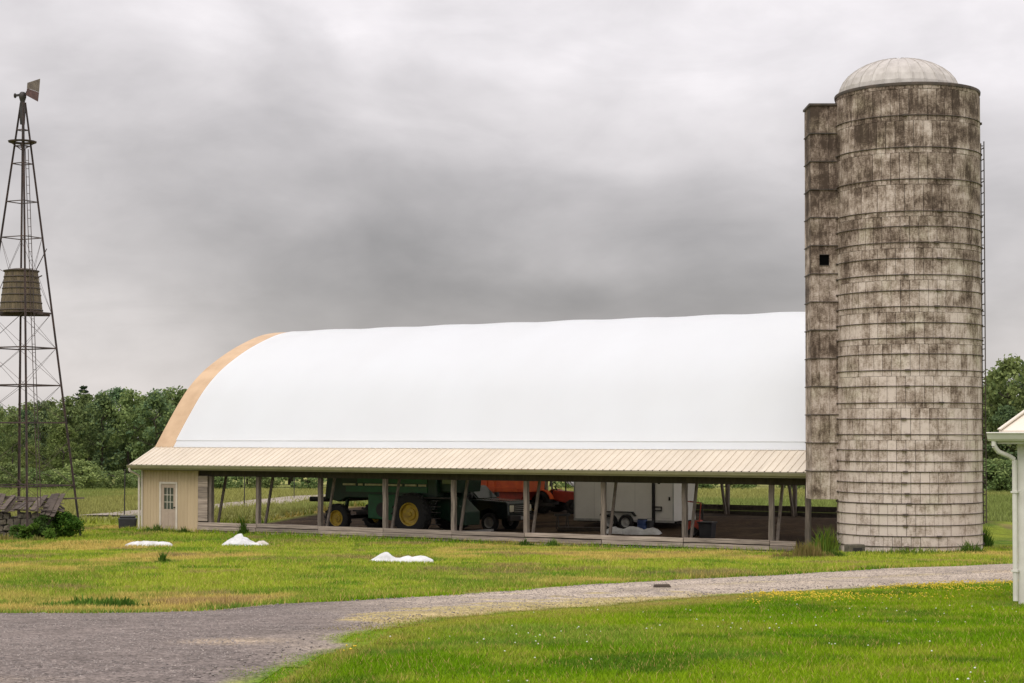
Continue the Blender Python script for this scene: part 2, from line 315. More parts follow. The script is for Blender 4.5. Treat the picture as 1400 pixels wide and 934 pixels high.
# ------------------------------------------------------------------ mesh helpers
class MB:
    def __init__(s): s.v = []; s.f = []
    def add(s, vs, fs):
        o = len(s.v); s.v += [tuple(p) for p in vs]; s.f += [tuple(i + o for i in q) for q in fs]; return s
    def box(s, x0, x1, y0, y1, z0, z1):
        vs = [(x0, y0, z0), (x1, y0, z0), (x1, y1, z0), (x0, y1, z0), (x0, y0, z1), (x1, y0, z1), (x1, y1, z1), (x0, y1, z1)]
        return s.add(vs, [(0, 3, 2, 1), (4, 5, 6, 7), (0, 1, 5, 4), (1, 2, 6, 5), (2, 3, 7, 6), (3, 0, 4, 7)])
    def bar(s, p, q, w, h=None, up=(0, 0, 1)):
        """rectangular bar from p to q"""
        h = h or w; p = Vector(p); q = Vector(q); d = (q - p).normalized(); upv = Vector(up)
        if abs(d.dot(upv)) > .98: upv = Vector((1, 0, 0))
        a = d.cross(upv).normalized() * (w / 2); b = a.cross(d).normalized() * (h / 2)
        vs = [p - a - b, p + a - b, p + a + b, p - a + b, q - a - b, q + a - b, q + a + b, q - a + b]
        return s.add(vs, [(0, 1, 2, 3), (7, 6, 5, 4), (0, 4, 5, 1), (1, 5, 6, 2), (2, 6, 7, 3), (3, 7, 4, 0)])
    def tube(s, p, q, r, n=8, r2=None, cap=True):
        p = Vector(p); q = Vector(q); r2 = r if r2 is None else r2; d = (q - p).normalized()
        a = d.cross(Vector((0, 0, 1)) if abs(d.z) < .95 else Vector((1, 0, 0))).normalized(); b = d.cross(a)
        vs = []
        for c, rr in ((p, r), (q, r2)):
            for k in range(n):
                t = 2 * PI * k / n; vs.append(c + a * math.cos(t) * rr + b * math.sin(t) * rr)
        fs = [(k, (k + 1) % n, n + (k + 1) % n, n + k) for k in range(n)]
        if cap: fs += [tuple(range(n - 1, -1, -1)), tuple(range(n, 2 * n))]
        return s.add(vs, fs)
    def path(s, pts, r, n=8):
        for a, b in zip(pts[:-1], pts[1:]): s.tube(a, b, r, n)
        return s
    def lathe(s, prof, n=24, axis='z', c=(0, 0, 0)):
        """prof: (radius, height along axis) pairs; closed when radii at ends are 0"""
        c = Vector(c); vs = []
        for r, h in prof:
            for k in range(n):
                t = 2 * PI * k / n; x, y = r * math.cos(t), r * math.sin(t)
                vs.append(c + (Vector((x, y, h)) if axis == 'z' else Vector((x, h, y)) if axis == 'y' else Vector((h, x, y))))
        fs = []
        for i in range(len(prof) - 1):
            for k in range(n):
                fs.append((i * n + k, i * n + (k + 1) % n, (i + 1) * n + (k + 1) % n, (i + 1) * n + k))
        return s.add(vs, fs)
    def prism(s, prof, y0, y1, ax='y'):
        """side profile (x, z) extruded along y"""
        n = len(prof); vs = [(x, y0, z) for x, z in prof] + [(x, y1, z) for x, z in prof]
        if ax == 'x': vs = [(y0, x, z) for x, z in prof] + [(y1, x, z) for x, z in prof]
        return s.add(vs, [tuple(range(n)), tuple(range(2 * n - 1, n - 1, -1))] + [(k, n + k, n + (k + 1) % n, (k + 1) % n) for k in range(n)])
    def mesh(s, name, smooth=False, fix=True):
        me = bpy.data.meshes.new(name); me.from_pydata(s.v, [], s.f)
        if fix:
            bm = bmesh.new(); bm.from_mesh(me); bmesh.ops.recalc_face_normals(bm, faces=bm.faces); bm.to_mesh(me); bm.free()
        if smooth:
            me.polygons.foreach_set('use_smooth', [True] * len(me.polygons))
        me.update(); return me
    def build(s, name, m, parent=None, smooth=False, bevel=0, auto=None):
        return link(name, s.mesh(name, smooth), m, parent, bevel, auto)
def link(name, me, m=None, parent=None, bevel=0, auto=None):
    o = bpy.data.objects.new(name, me); col.objects.link(o)
    if m is not None and not me.materials: me.materials.append(M[m] if isinstance(m, str) else m)
    if parent is not None: o.parent = parent
    if bevel:
        b = o.modifiers.new('bevel', 'BEVEL'); b.width = bevel; b.segments = 2; b.limit_method = 'ANGLE'; b.angle_limit = math.radians(35)
    if auto:
        try: me.set_sharp_from_angle(angle=math.radians(auto)); me.polygons.foreach_set('use_smooth', [True] * len(me.polygons))
        except Exception: pass
    return o
def tag(o, label=None, cat=None, group=None, kind=None):
    if label: o['label'] = label
    if cat: o['category'] = cat
    if group: o['group'] = group
    if kind: o['kind'] = kind
    return o
def thing(name, label, cat, loc=(0, 0, 0), rz=0.0, group=None):
    o = bpy.data.objects.new(name, None); col.objects.link(o); o.empty_display_size = .3
    o.location = loc; o.rotation_euler = (0, 0, rz); return tag(o, label, cat, group)
def copy_tree(o, parent=None):
    c = o.copy(); col.objects.link(c)
    if parent is not None: c.parent = parent
    for ch in o.children: copy_tree(ch, c)
    return c
def np_mesh(name, verts, tris, colr=None, sides=3):
    """big meshes from arrays; colr is a colour for each vertex"""
    me = bpy.data.meshes.new(name); nv, nf = len(verts), len(tris)
    me.vertices.add(nv); me.vertices.foreach_set('co', np.ascontiguousarray(verts, np.float32).ravel())
    me.loops.add(nf * sides); me.loops.foreach_set('vertex_index', np.ascontiguousarray(tris, np.int32).ravel())
    me.polygons.add(nf); me.polygons.foreach_set('loop_start', np.arange(0, nf * sides, sides, dtype=np.int32))
    me.update(calc_edges=True)
    if colr is not None:
        at = me.attributes.new('col', 'FLOAT_COLOR', 'POINT'); at.data.foreach_set('color', np.hstack([colr, np.ones((nv, 1))]).astype(np.float32).ravel())
    return me

# ------------------------------------------------------------------ the road's outline
UP = [(-140, 838.5), (0, 838), (150, 838), (260, 836), (330, 829), (420, 823), (500, 819), (700, 807), (900, 793), (1100, 783), (1250, 776), (1400, 771), (1560, 765)]
LOW = [(365, 940), (440, 905), (492, 884), (506, 870), (545, 858), (620, 847), (760, 834), (900, 822), (1100, 809), (1250, 801), (1400, 794.5), (1560, 788)]
def resample(P, n):
    P = np.array(P); d = np.r_[0, np.cumsum(np.linalg.norm(np.diff(P, axis=0), axis=1))]
    t = np.linspace(0, d[-1], n); return np.c_[np.interp(t, d, P[:, 0]), np.interp(t, d, P[:, 1])]
up_w = [(on_ground(*p).x, on_ground(*p).y) for p in UP]
low_w = [(-2.4, -6.0), (-2.0, 4.0)] + [(on_ground(*p).x, on_ground(*p).y) for p in LOW]
up_w = [(-22.0, 22.0), (-13.0, 25.5)] + up_w[1:]
low_w = low_w
NR = 420
upr, lowr = resample(up_w, NR), resample(low_w, NR)
lowr[:, 0] += (vn(lowr[:, 0], lowr[:, 1], 1.1, 41) - .5) * .35; lowr[:, 1] += (vn(lowr[:, 0], lowr[:, 1], .8, 42) - .5) * .5
upr[:, 1] += (vn(upr[:, 0], upr[:, 1], 1.3, 43) - .5) * .5
ROADPOLY = np.vstack([upr, [[25, 34], [25, -6]] if False else lowr[::-1], [[-30, -6], [-30, 22]]])
def inside(x, y, poly):
    x = np.asarray(x); y = np.asarray(y); r = np.zeros(x.shape, bool); n = len(poly); j = n - 1
    for i in range(n):
        xi, yi = poly[i]; xj, yj = poly[j]
        if yi != yj:
            c = ((yi > y) != (yj > y)) & (x < (xj - xi) * (y - yi) / (yj - yi) + xi); r ^= c
        j = i
    return r
def up_y(x): return np.interp(x, upr[:, 0], upr[:, 1])
_lo = np.argsort(lowr[:, 0])
def low_y(x): return np.interp(x, lowr[_lo, 0], lowr[_lo, 1])

# turf colours (reflectance), shared by the sheet and the blades
C_LAWN = np.array([.115, .235, .004]); C_LAWN2 = np.array([.185, .295, .008]); C_VERGE = np.array([.30, .345, .036]); C_DRY = np.array([.50, .36, .12])
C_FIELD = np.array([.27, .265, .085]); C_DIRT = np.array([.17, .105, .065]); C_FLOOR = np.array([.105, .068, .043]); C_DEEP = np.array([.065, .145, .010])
def lerp(a, b, t): t = np.asarray(t)[..., None]; return a * (1 - t) + b * t
def turf(x, y):
    """colour of the turf at each point"""
    n1 = fbm(x, y, 3.2, 21); n2 = fbm(x, y * .55, 5.0, 31); n3 = fbm(x, y, 1.1, 51, 3); n8 = fbm(x, y, .8, 191, 3)
    lawn_side = y < up_y(x) - 1.0
    c = lerp(C_LAWN, C_LAWN2, sstep((n1 - .35) / .3))
    c = lerp(c, C_DEEP, sstep((n3 - .54) / .14) * .75); c = lerp(c, np.array([.27, .31, .035]), sstep((n8 - .58) / .12) * .6); c = lerp(c, np.array([.15, .235, .04]), sstep((n2 - .55) / .12) * .6)
    cv = lerp(C_VERGE, np.array([.20, .265, .028]), sstep((n1 - .42) / .25)); n6 = fbm(x, y * .7, 1.7, 171); cv = lerp(cv, C_DRY, sstep((n2 - .52) / .12) * .8); cv = lerp(cv, C_DEEP * 1.3, sstep((n3 - .58) / .12) * .7); cv = lerp(cv, C_DIRT * 1.6, sstep((n6 - .60) / .1) * .6)
    k = sstep((y - up_y(x) + 1.0) / 2.0); c = lerp(c, cv, k)
    # dry fringes along the gravel
    dl = np.abs(y - low_y(x)); fr = sstep(1.15 - dl / (4.2 * sstep((7.0 - x) / 7.0) + .4)) * (y < low_y(x) + .3) * (.45 + .55 * sstep((n3 - .35) / .25)); c = lerp(c, lerp(np.array([.36, .28, .085]), np.array([.27, .27, .04]), n8), fr * .85)
    du = np.abs(y - up_y(x)); c = lerp(c, C_DRY * .8, sstep(1 - du / .9) * (y > up_y(x)) * .6)
    s = (x - BX) * BE[0] + (y - BY) * BE[1]; u = (x - BX) * BW[0] + (y - BY) * BW[1]
    # greener strip under the barn wall
    c = lerp(c, C_LAWN, sstep(1 - np.abs(u + .9) / 1.2) * (s > -2) * (s < 33) * .7)
    # hay field behind
    kf = sstep((y - 82) / 8) * (1 - (np.abs(u - 9.0) < 9.7) * (s < 32) * (s > -1)); n5 = fbm(x, y * .4, 22, 71)
    cf = lerp(C_FIELD, np.array([.20, .235, .065]), sstep((n5 - .42) / .25)); c = lerp(c, cf, np.maximum(kf, sstep((u - 18.2) / .6)))
    # worn earth near the heap
    c = lerp(c, C_DIRT * 1.5, np.exp(-(((x + 20.9) / 1.3) ** 2 + ((y - 71.6) / .8) ** 2)) * .9)
    # barn floor
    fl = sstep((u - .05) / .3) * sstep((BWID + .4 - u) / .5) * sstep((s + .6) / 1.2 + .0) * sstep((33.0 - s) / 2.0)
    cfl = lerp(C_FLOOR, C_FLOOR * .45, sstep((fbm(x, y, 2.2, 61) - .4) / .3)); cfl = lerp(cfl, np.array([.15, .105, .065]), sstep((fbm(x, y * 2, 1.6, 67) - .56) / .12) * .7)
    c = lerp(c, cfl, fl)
    return c

# ------------------------------------------------------------------ ground sheet
def axis_steps(lo, hi, fine_lo, fine_hi, fine, grow=1.18):
    a = list(np.arange(fine_lo, fine_hi + 1e-6, fine)); st = fine; v = fine_hi
    while v < hi: st *= grow; v += st; a.append(min(v, hi))
    st = fine; v = fine_lo
    while v > lo: st *= grow; v -= st; a.insert(0, max(v, lo))
    return np.array(a)
def make_ground():
    xs = axis_steps(-2500, 2500, -24, 26, .33); ys = axis_steps(-60, 3000, 9, 100, .33, 1.12)
    X, Y = np.meshgrid(xs, ys); Z = gz(X, Y); nx, ny = len(xs), len(ys)
    V = np.c_[X.ravel(), Y.ravel(), Z.ravel()]
    i = np.arange(nx * ny).reshape(ny, nx); q = np.stack([i[:-1, :-1], i[:-1, 1:], i[1:, 1:], i[1:, :-1]], -1).reshape(-1, 4)
    blade_shade = .72 + .28 * sstep((Y.ravel() - 100) / 80); me = np_mesh('ground', V, q, turf(X.ravel(), Y.ravel()) * blade_shade[:, None], 4)      # shade between the blades is put into the sheet's colour
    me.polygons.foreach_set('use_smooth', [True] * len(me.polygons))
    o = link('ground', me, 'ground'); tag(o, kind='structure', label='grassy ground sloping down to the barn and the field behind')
make_ground()

def strip(name, A, B, nc, lift, colf, label):
    n = len(A); t = np.linspace(0, 1, nc)[None, :, None]
    P = A[:, None, :] * (1 - t) + B[:, None, :] * t
    X = P[..., 0].ravel(); Y = P[..., 1].ravel(); edge = np.minimum(t[0, :, 0], 1 - t[0, :, 0]); edge = np.tile(edge, n)
    Z = gz(X, Y) + lift + .03 * sstep(edge * 8)
    i = np.arange(n * nc).reshape(n, nc); q = np.stack([i[:-1, :-1], i[:-1, 1:], i[1:, 1:], i[1:, :-1]], -1).reshape(-1, 4)[:, ::-1]
    me = np_mesh(name, np.c_[X, Y, Z], q, colf(X, Y, edge), 4); me.polygons.foreach_set('use_smooth', [True] * len(me.polygons))
    return tag(link(name, me, 'gravel'), label, kind='structure')
def dist_to(x, y, P):
    P = P[::2]; out = np.empty(len(x))
    for a in range(0, len(x), 20000): out[a:a + 20000] = np.sqrt(np.min((x[a:a + 20000, None] - P[None, :, 0]) ** 2 + (y[a:a + 20000, None] - P[None, :, 1]) ** 2, axis=1))
    return out
def make_road():
    """gravel laid cell by cell inside the road's outline; its rim takes turf colour darkened like shade among blades"""
    st = .16; xs = np.arange(-22, 20, st); ys = np.arange(-4, 50, st); X, Y = np.meshgrid(xs, ys); nx, ny = len(xs), len(ys)
    ins = inside(X, Y, ROADPOLY); cell = ins[:-1, :-1] & ins[:-1, 1:] & ins[1:, 1:] & ins[1:, :-1]
    i = np.arange(nx * ny).reshape(ny, nx); q = np.stack([i[:-1, :-1], i[:-1, 1:], i[1:, 1:], i[1:, :-1]], -1)[cell]
    ids, inv = np.unique(q.ravel(), return_inverse=True); q = inv.reshape(-1, 4); x = X.ravel()[ids]; y = Y.ravel()[ids]
    du, dl = dist_to(x, y, upr), dist_to(x, y, lowr); d = np.minimum(du, dl); t = du / (du + dl + 1e-6)
    n = fbm(x, y, 2.5, 81); n2 = fbm(x, y, 6, 83); n7 = fbm(x, y, .7, 87); n9 = fbm(x, y, 1.5, 89)
    pale = np.array([.335, .278, .225]); dark = np.array([.150, .124, .112]); tan = np.array([.43, .33, .22])
    k = sstep((x + 3.4 + (n2 - .5) * 4 + (y - 24) * .10) / 3.0); c = lerp(dark, pale, k); c = lerp(c, c * .75, sstep((n - .5) / .2) * .7); c = lerp(c, tan, sstep((n2 - .60) / .12) * .55)
    for r0 in (.30, .68): c = lerp(c, c * 1.15, np.exp(-((t - r0) / .07) ** 2) * .8)
    c = lerp(c, np.array([.30, .245, .12]), np.exp(-((t - .5) / .06) ** 2) * sstep((x - 1) / 5) * sstep((n9 - .45) / .15) * .55)
    wid = 1.5 * sstep((5.0 - x) / 5) * sstep((x + 2.6) / .8) * sstep((y - 21) / 2) + .22                     # straw and dirt between the gravel and the lawn
    c = lerp(c, lerp(np.array([.40, .29, .14]), np.array([.29, .25, .085]), n9), sstep((wid * (.1 + 1.8 * n7 * n9 * 2) - dl) / .5) * .8)
    c = lerp(c, tan * .8, sstep((.5 * (.3 + 1.4 * n7) - du) / .3) * .7)
    c = lerp(c, lerp(turf(x, y) * .6, np.array([.24, .19, .10]), .5 + 0 * x), sstep((.32 * (.25 + 1.5 * n7) - d) / .16)); c = lerp(c, turf(x, y) * .62, sstep((.20 - d) / .06))  # rim turf colour darkened to imitate the shade among grass blades
    z = gz(x, y) + .005 + .022 * sstep((d - .1) / .8)
    me = np_mesh('gravel_road', np.c_[x, y, z], q, c, 4); me.polygons.foreach_set('use_smooth', [True] * len(me.polygons))
    tag(link('gravel_road', me, 'gravel'), 'grey gravel farm road crossing in front of the barn', kind='structure')
make_road()
# the lane behind the barn
lane_c = [at_z(150, 708, -.02), at_z(270, 697, -.1), at_z(350, 689, -.3), at_z(430, 680, -.75), at_z(520, 673.5, -1.2), at_z(640, 670, -1.6)]
lane_c = [(p.x, p.y) for p in lane_c]; lc = resample(lane_c, 60); tn = np.gradient(lc, axis=0); tn /= np.linalg.norm(tn, axis=1)[:, None]; nr = np.c_[-tn[:, 1], tn[:, 0]]
strip('farm_lane', lc + nr * 1.9, lc - nr * 1.9, 8, .05, lambda x, y, e: lerp(np.array([.30, .26, .22]), np.array([.22, .19, .15]), fbm(x, y, 3, 5)), 'pale gravel lane curving through the field behind the barn')

# ------------------------------------------------------------------ the barn
barn_t = thing('pole_barn', 'long open-sided barn with a bulging white arched roof over tan metal eaves', 'barn', (BX, BY, 0), -BA)
E_S0, E_S1 = -.45, 31.0
HALF = 9.8; FARK = (BWID - 1.05 - HALF) / (HALF - 1.05)
def catmull(P, n):
    P = [np.array(p, float) for p in P]; P = [2 * P[0] - P[1]] + P + [2 * P[-1] - P[-2]]; out = []
    for i in range(1, len(P) - 2):
        for k in range(n):
            t = k / n; a, b, c, d = P[i - 1:i + 3]
            out.append(.5 * ((2 * b) + (-a + c) * t + (2 * a - 5 * b + 4 * c - d) * t * t + (-a + 3 * b - 3 * c + d) * t ** 3))
    out.append(P[-2]); return np.array(out)
arch_l = catmull([(1.05, 3.56), (2.10, 4.93), (3.06, 6.06), (4.06, 6.90), (5.2, 7.58), (6.5, 8.20), (8.0, 8.74), (9.1, 8.97), (HALF, 9.03)], 5)
arch = np.vstack([arch_l, [[HALF + (HALF - p[0]) * FARK, p[1]] for p in arch_l[-2::-1]]])
tang = np.gradient(arch, axis=0); tang /= np.linalg.norm(tang, axis=1)[:, None]; anorm = np.c_[-tang[:, 1], tang[:, 0]]
def arch_sheet(name, s0, s1, ns, lift, m, i0=0, i1=None, wav=0.0, thick=0.0, sm=True):
    i1 = len(arch) if i1 is None else i1; prof = arch[i0:i1]; nm = anorm[i0:i1]; n = len(prof); ss = np.linspace(s0, s1, ns); V = []; F = []
    for layer in ([0, 1] if thick else [0]):
        for s in ss:
            for (u, z), (nu, nz) in zip(prof, nm):
                w = 0
                if wav and layer == 0:
                    top = sstep((z - 3.6) / 4.5)
                    w = wav * (float(top) * (.5 * math.cos(2 * PI * (s - 3.0) / 3.27) + .9 * (float(vn(s, u * .25, 2.7, 5)) - .5)) + .5 * (float(vn(s * 1.7, z * 1.3, 1.4, 8)) - .5))
                d = lift + w - layer * thick; V.append((s, u + nu * d, z + nz * d))
    for j in range(ns - 1):
        for k in range(n - 1):
            a = j * n + k; F.append((a, a + n, a + n + 1, a + 1))
            if thick: b = a + ns * n; F.append((b, b + 1, b + n + 1, b + n))
    if thick:
        for j in range(ns - 1):
            for k in (0, n - 1): a = j * n + k; b = a + ns * n; F.append((a, b, b + n, a + n))
        for k in range(n - 1):
            for j in (0, ns - 1): a = j * n + k; b = a + ns * n; F.append((a, a + 1, b + 1, b))
    mb = MB(); mb.add(V, F); return mb.build(name, m, barn_t, auto=35)
o = arch_sheet('roof_membrane', .68, 30.5, 100, .055, 'membrane', 1, len(arch) - 1, .035, .02); o['label'] = 'taut white membrane over the arched roof'
o = arch_sheet('membrane_hem', .70, 30.5, 60, .03, 'membrane', 0, 3, .01, .015)
arch_sheet('membrane_hem', .70, 30.5, 40, .03, 'membrane', len(arch) - 3, len(arch), .01, .015)
for a, b in ((E_S0 + .05, .95), (30.2, E_S1 - .05)):
    o = arch_sheet('roof_edge_band', a, b, 3, .012, 'band', 0, None, 0, .06); o['label'] = 'bare orange tan strip of roof beside the white membrane'
for i in range(4, len(arch) - 3, 6):
    (u, z), (nu, nz) = arch[i], anorm[i]; MB().bar((.1, u - nu * .07, z - nz * .07), (30.55, u - nu * .07, z - nz * .07), .09, .09).build('purlin', 'post', barn_t)
# ribbed metal skirt panels, sloping from the arch foot to the eave
def skirt_mesh():
    prof = []
    for k in range(3):
        x = k * .3; prof += [(x, 0), (x + .12, 0), (x + .135, .028), (x + .165, .028), (x + .18, 0)]
    prof.append((.9, 0)); p0, p1 = (-.52, 2.83), (1.10, 3.585); mb = MB(); n = len(prof); dn = Vector((0, -(p1[1] - p0[1]), p1[0] - p0[0])).normalized(); V = []
    for th in (0, -.012):
        for (u, z) in (p0, p1):
            for x, h in prof: V.append((x, u + dn.y * (h + th), z + dn.z * (h + th)))
    F = []
    for k in range(n - 1): F += [(k, k + 1, n + k + 1, n + k), (2 * n + k, 3 * n + k, 3 * n + k + 1, 2 * n + k + 1), (k, 2 * n + k, 2 * n + k + 1, k + 1)]
    mb.add(V, F); me = mb.mesh('skirt_panel'); me.materials.append(M['skirt']); return me
sk = skirt_mesh(); npan = 36; pw = (E_S1 - E_S0) / npan
for k in range(npan):
    o = link('roof_panel', sk, None, barn_t); o.location = (E_S0 + k * pw, 0, 0); o.scale = (pw / .9, 1, 1)
for k in range(npan):
    o = link('roof_panel', sk, None, barn_t); o.location = (E_S0 + (k + 1) * pw, BWID, 0); o.rotation_euler = (0, 0, PI); o.scale = (pw / .9, 1, 1)
MB().bar((E_S0, 1.12, 3.60), (E_S1, 1.12, 3.60), .10, .03).build('flashing', 'gutter', barn_t)
# rake ends of the skirt, fascia, gutters
for u0, u1, sg in ((-.50, 1.1, 1), (BWID + .50, BWID - 1.1, -1)):
    for s in (E_S0 + .015, E_S1 - .015): MB().bar((s, u0, 2.75), (s, u1, 3.50), .035, .14).build('rake_trim', 'skirt', barn_t)
    MB().box(E_S0 + .02, E_S1 - .02, min(u0, u0 + sg * .04), max(u0, u0 + sg * .04), 2.62, 2.80).build('fascia', 'gutter', barn_t)
def gutter(parent, x0, x1, y0, sg, z, m, name='gutter'):
    prof = [(0, 0), (-.075 * sg, 0), (-.10 * sg, .03), (-.135 * sg, .115), (-.15 * sg, .12), (-.145 * sg, .135), (-.12 * sg, .125), (-.085 * sg, .02), (-.0 * sg, .015)]
    mb = MB(); mb.prism([(y0 + a, z + b) for a, b in prof], x0, x1, 'x'); g = mb.build(name, m, parent)
    for x in (x0 + .004, x1 - .004):
        MB().prism([(y0, z + .003), (y0 - .075 * sg, z + .003), (y0 - .10 * sg, z + .03), (y0 - .135 * sg, z + .12), (y0, z + .12)], x - .003, x + .003, 'x').build('end_cap', m, g)
    return g
gutter(barn_t, E_S0 - .03, E_S1, -.503, 1, 2.675, 'gutter')
# soffit boards under the overhang
MB().box(E_S0 + .06, E_S1 - .06, -.455, .04, 2.60, 2.63).build('soffit', 'wood_dark', barn_t)
# structure: header, posts, slanting arch legs, rafters
bays = [3.62 + .08, 6.27, 9.52, 12.78, 16.05, 19.35, 22.68, 26.02, 29.38]
ends = [.2] + bays + [30.85]
for a, b in zip(ends[:-1], ends[1:]):
    MB().box(a + .003, b - .003, .06, .16, 2.36, 2.62).build('header_beam', 'wood_dark', barn_t)
    MB().box(a + .003, b - .003, BWID - .16, BWID - .06, 2.36, 2.66).build('header_beam', 'wood_dark', barn_t)
def post_mesh(z0, z1, w):
    mb = MB(); n = 6; V = []
    for k in range(n + 1):
        z = z0 + (z1 - z0) * k / n; j = .012 * math.sin(k * 2.1)
        for x, y in ((-1, -1), (1, -1), (1, 1), (-1, 1)): V.append((x * w / 2 * (1 + .05 * math.sin(k + x)) + j, y * w / 2, z))
    F = [(k * 4 + i, k * 4 + (i + 1) % 4, (k + 1) * 4 + (i + 1) % 4, (k + 1) * 4 + i) for k in range(n) for i in range(4)] + [(3, 2, 1, 0), tuple(n * 4 + i for i in range(4))]
    mb.add(V, F); me = mb.mesh('post'); me.materials.append(M['post']); return me
pm = post_mesh(-.3, 2.36, .165); pm2 = post_mesh(-.3, 2.40, .11)
for s in bays:
    o = link('post', pm, None, barn_t); o.location = (s, .11, 0); o.rotation_euler = (0, rnd.uniform(-.008, .008), rnd.uniform(-.1, .1))
    MB().bar((s + .05, .34, -.2), (s + .03, 1.30, 3.50), .085, .09, up=(1, 0, 0)).build('arch_leg', 'post', barn_t)
    o = link('post', pm, None, barn_t); o.location = (s, BWID - .11, .05)
    MB().bar((s + .05, BWID - .34, .2), (s + .03, BWID - 1.30, 3.50), .115, .10, up=(1, 0, 0)).build('arch_leg', 'post', barn_t)
for s, u in ((30.75, .12), (.1, BWID - .12), (30.7, BWID - .12), (30.7, 6.4), (30.7, 12.6)):
    o = link('post', pm, None, barn_t); o.location = (s, u, .05)
for s in [.4] + bays + [30.35]:
    mb = MB(); P = [(s, u - nu * .22, z - nz * .22) for (u, z), (nu, nz) in zip(arch[::3], anorm[::3])]
    for a, b in zip(P[:-1], P[1:]): mb.bar(a, b, .09, .2)
    mb.build('arch_rafter', 'wood_dark', barn_t)
# knee wall of grey planks, three rows to a bay
for a, b in zip([3.06] + bays[1:], bays[1:] + [30.35]):
    for r in range(3):
        j = rnd.uniform(-.012, .012); z0 = -.10 + .185 * r + j; e0 = rnd.uniform(.004, .02)
        y = -.005 + rnd.uniform(-.02, .012) - (.018 if r == 1 else 0); mb = MB(); ns = 4; V = []
        for k in range(ns + 1):
            x = a + e0 + (b - a - 2 * e0) * k / ns; w1 = rnd.uniform(-.008, .008)
            V += [(x, y - .045, z0 + w1), (x, y, z0 + w1), (x, y, z0 + .152 + w1), (x, y - .045, z0 + .152 + w1)]
        F = [(k * 4 + i, k * 4 + (i + 1) % 4, (k + 1) * 4 + (i + 1) % 4, (k + 1) * 4 + i) for k in range(ns) for i in range(4)] + [(0, 1, 2, 3), tuple(ns * 4 + 3 - i for i in range(4))]
        mb.add(V, F).build('plank', 'wood_grey', barn_t)
MB().box(3.1, 30.3, .012, .03, -.2, .40).build('wall_backing', 'wood_dark', barn_t)
for a, b in zip([.1] + bays[1:], bays[1:] + [30.7]):
    for r in range(2):
        MB().box(a + .006, b - .006, BWID - .005, BWID + .04, .36 + .27 * r, .62 + .27 * r).build('plank', 'wood_dark', barn_t)
# short boarded pier beside the office
for k in range(8):
    z0 = .46 + k * .24; MB().box(3.07 + rnd.uniform(0, .01), 3.60 + rnd.uniform(-.015, .0), -.045, .0, z0, z0 + .232).build('plank', 'wood_grey', barn_t)
MB().box(3.10, 3.58, .004, .05, -.1, 2.36).build('pier_backing', 'wood_dark', barn_t)
# office in the corner: ribbed siding round a part-glazed door
def rib_panel(x0, x1, z0, z1, y=0.0):
    n = max(1, round((x1 - x0) / .17)); mb = MB(); w = (x1 - x0) / n; prof = []
    for k in range(n):
        x = x0 + k * w; prof += [(x, 0), (x + w * .62, 0), (x + w * .72, -.018), (x + w * .9, -.018)]
    prof.append((x1, 0)); V = [(x, y + h, z) for z in (z0, z1) for x, h in prof] + [(x0, y + .02, z0), (x1, y + .02, z0), (x1, y + .02, z1), (x0, y + .02, z1)]; m = len(prof)
    F = [(k, k + 1, m + k + 1, m + k) for k in range(m - 1)] + [tuple(range(2 * m + 3, 2 * m - 1, -1))]
    return mb.add(V, F)
for a, b, z0, z1 in ((-.13, .36, .0, 2.62), (.362, .875, .0, 2.62), (.877, 1.90, 2.09, 2.62), (1.902, 2.47, .0, 2.62), (2.472, 3.045, -.02, 2.62)):
    rib_panel(a, b, z0, z1, -.01).build('wall_panel', 'cream', barn_t)
MB().box(-.15, -.11, -.03, .8, 0, 2.62).build('office_wall', 'cream', barn_t)
MB().box(-.11, 3.045, .76, .8, 0, 2.62).build('office_wall', 'cream', barn_t)
MB().box(3.0, 3.045, .015, .76, 0, 2.62).build('office_wall', 'cream', barn_t)
MB().box(-.175, -.08, -.055, -.033, .0, 2.62).build('corner_trim', 'white_trim', barn_t)
MB().box(3.048, 3.078, -.055, -.02, .0, 2.62).build('corner_trim', 'cream', barn_t)
MB().box(.88, .965, -.045, .03, .0, 2.09).build('door_trim', 'white_trim', barn_t)
MB().box(1.815, 1.90, -.045, .03, .0, 2.09).build('door_trim', 'white_trim', barn_t)
MB().box(.966, 1.814, -.045, .03, 2.005, 2.09).build('door_trim', 'white_trim', barn_t)
mb = MB(); mb.box(.968, 1.12, -.012, .028, .05, 2.0); mb.box(1.66, 1.812, -.012, .028, .05, 2.0); mb.box(1.12, 1.66, -.012, .028, .05, .92); mb.box(1.12, 1.66, -.012, .028, 1.84, 2.0)
dr = mb.build('door', 'door', barn_t); dr['label'] = 'pinkish tan door with a nine-pane upper light'
for r in range(3):
    for c in range(3): MB().box(1.125 + c * .18, 1.29 + c * .18, .004, .010, .93 + r * .305, 1.22 + r * .305).build('pane', 'glass', dr)
for c in range(1, 3): MB().box(1.115 + c * .18 - .0 - .012, 1.115 + c * .18 + .014, -.008, .004, .921, 1.839).build('glazing_bar', 'white_trim', dr)
for r in range(1, 3): MB().box(1.121, 1.659, -.006, .003, .92 + r * .305 - .012, .92 + r * .305 + .012).build('glazing_bar', 'white_trim', dr)
for c in range(2): MB().box(1.14 + c * .27, 1.37 + c * .27, -.022, -.0125, .2, .78).build('door_panel', 'door', dr)
MB().lathe([(0, 0), (.03, 0), (.03, .05), (0, .05)], 10, 'y', (1.74, -.062, 1.0)).build('knob', 'dark_metal', dr, True)
# downspout at the office corner
MB().path([(-.36, -.58, 2.68), (-.36, -.56, 2.56), (-.24, -.14, 2.36), (-.24, -.10, 2.26), (-.24, -.10, .06), (-.28, -.22, .0)], .05, 8).build('downspout', 'white_trim', barn_t)

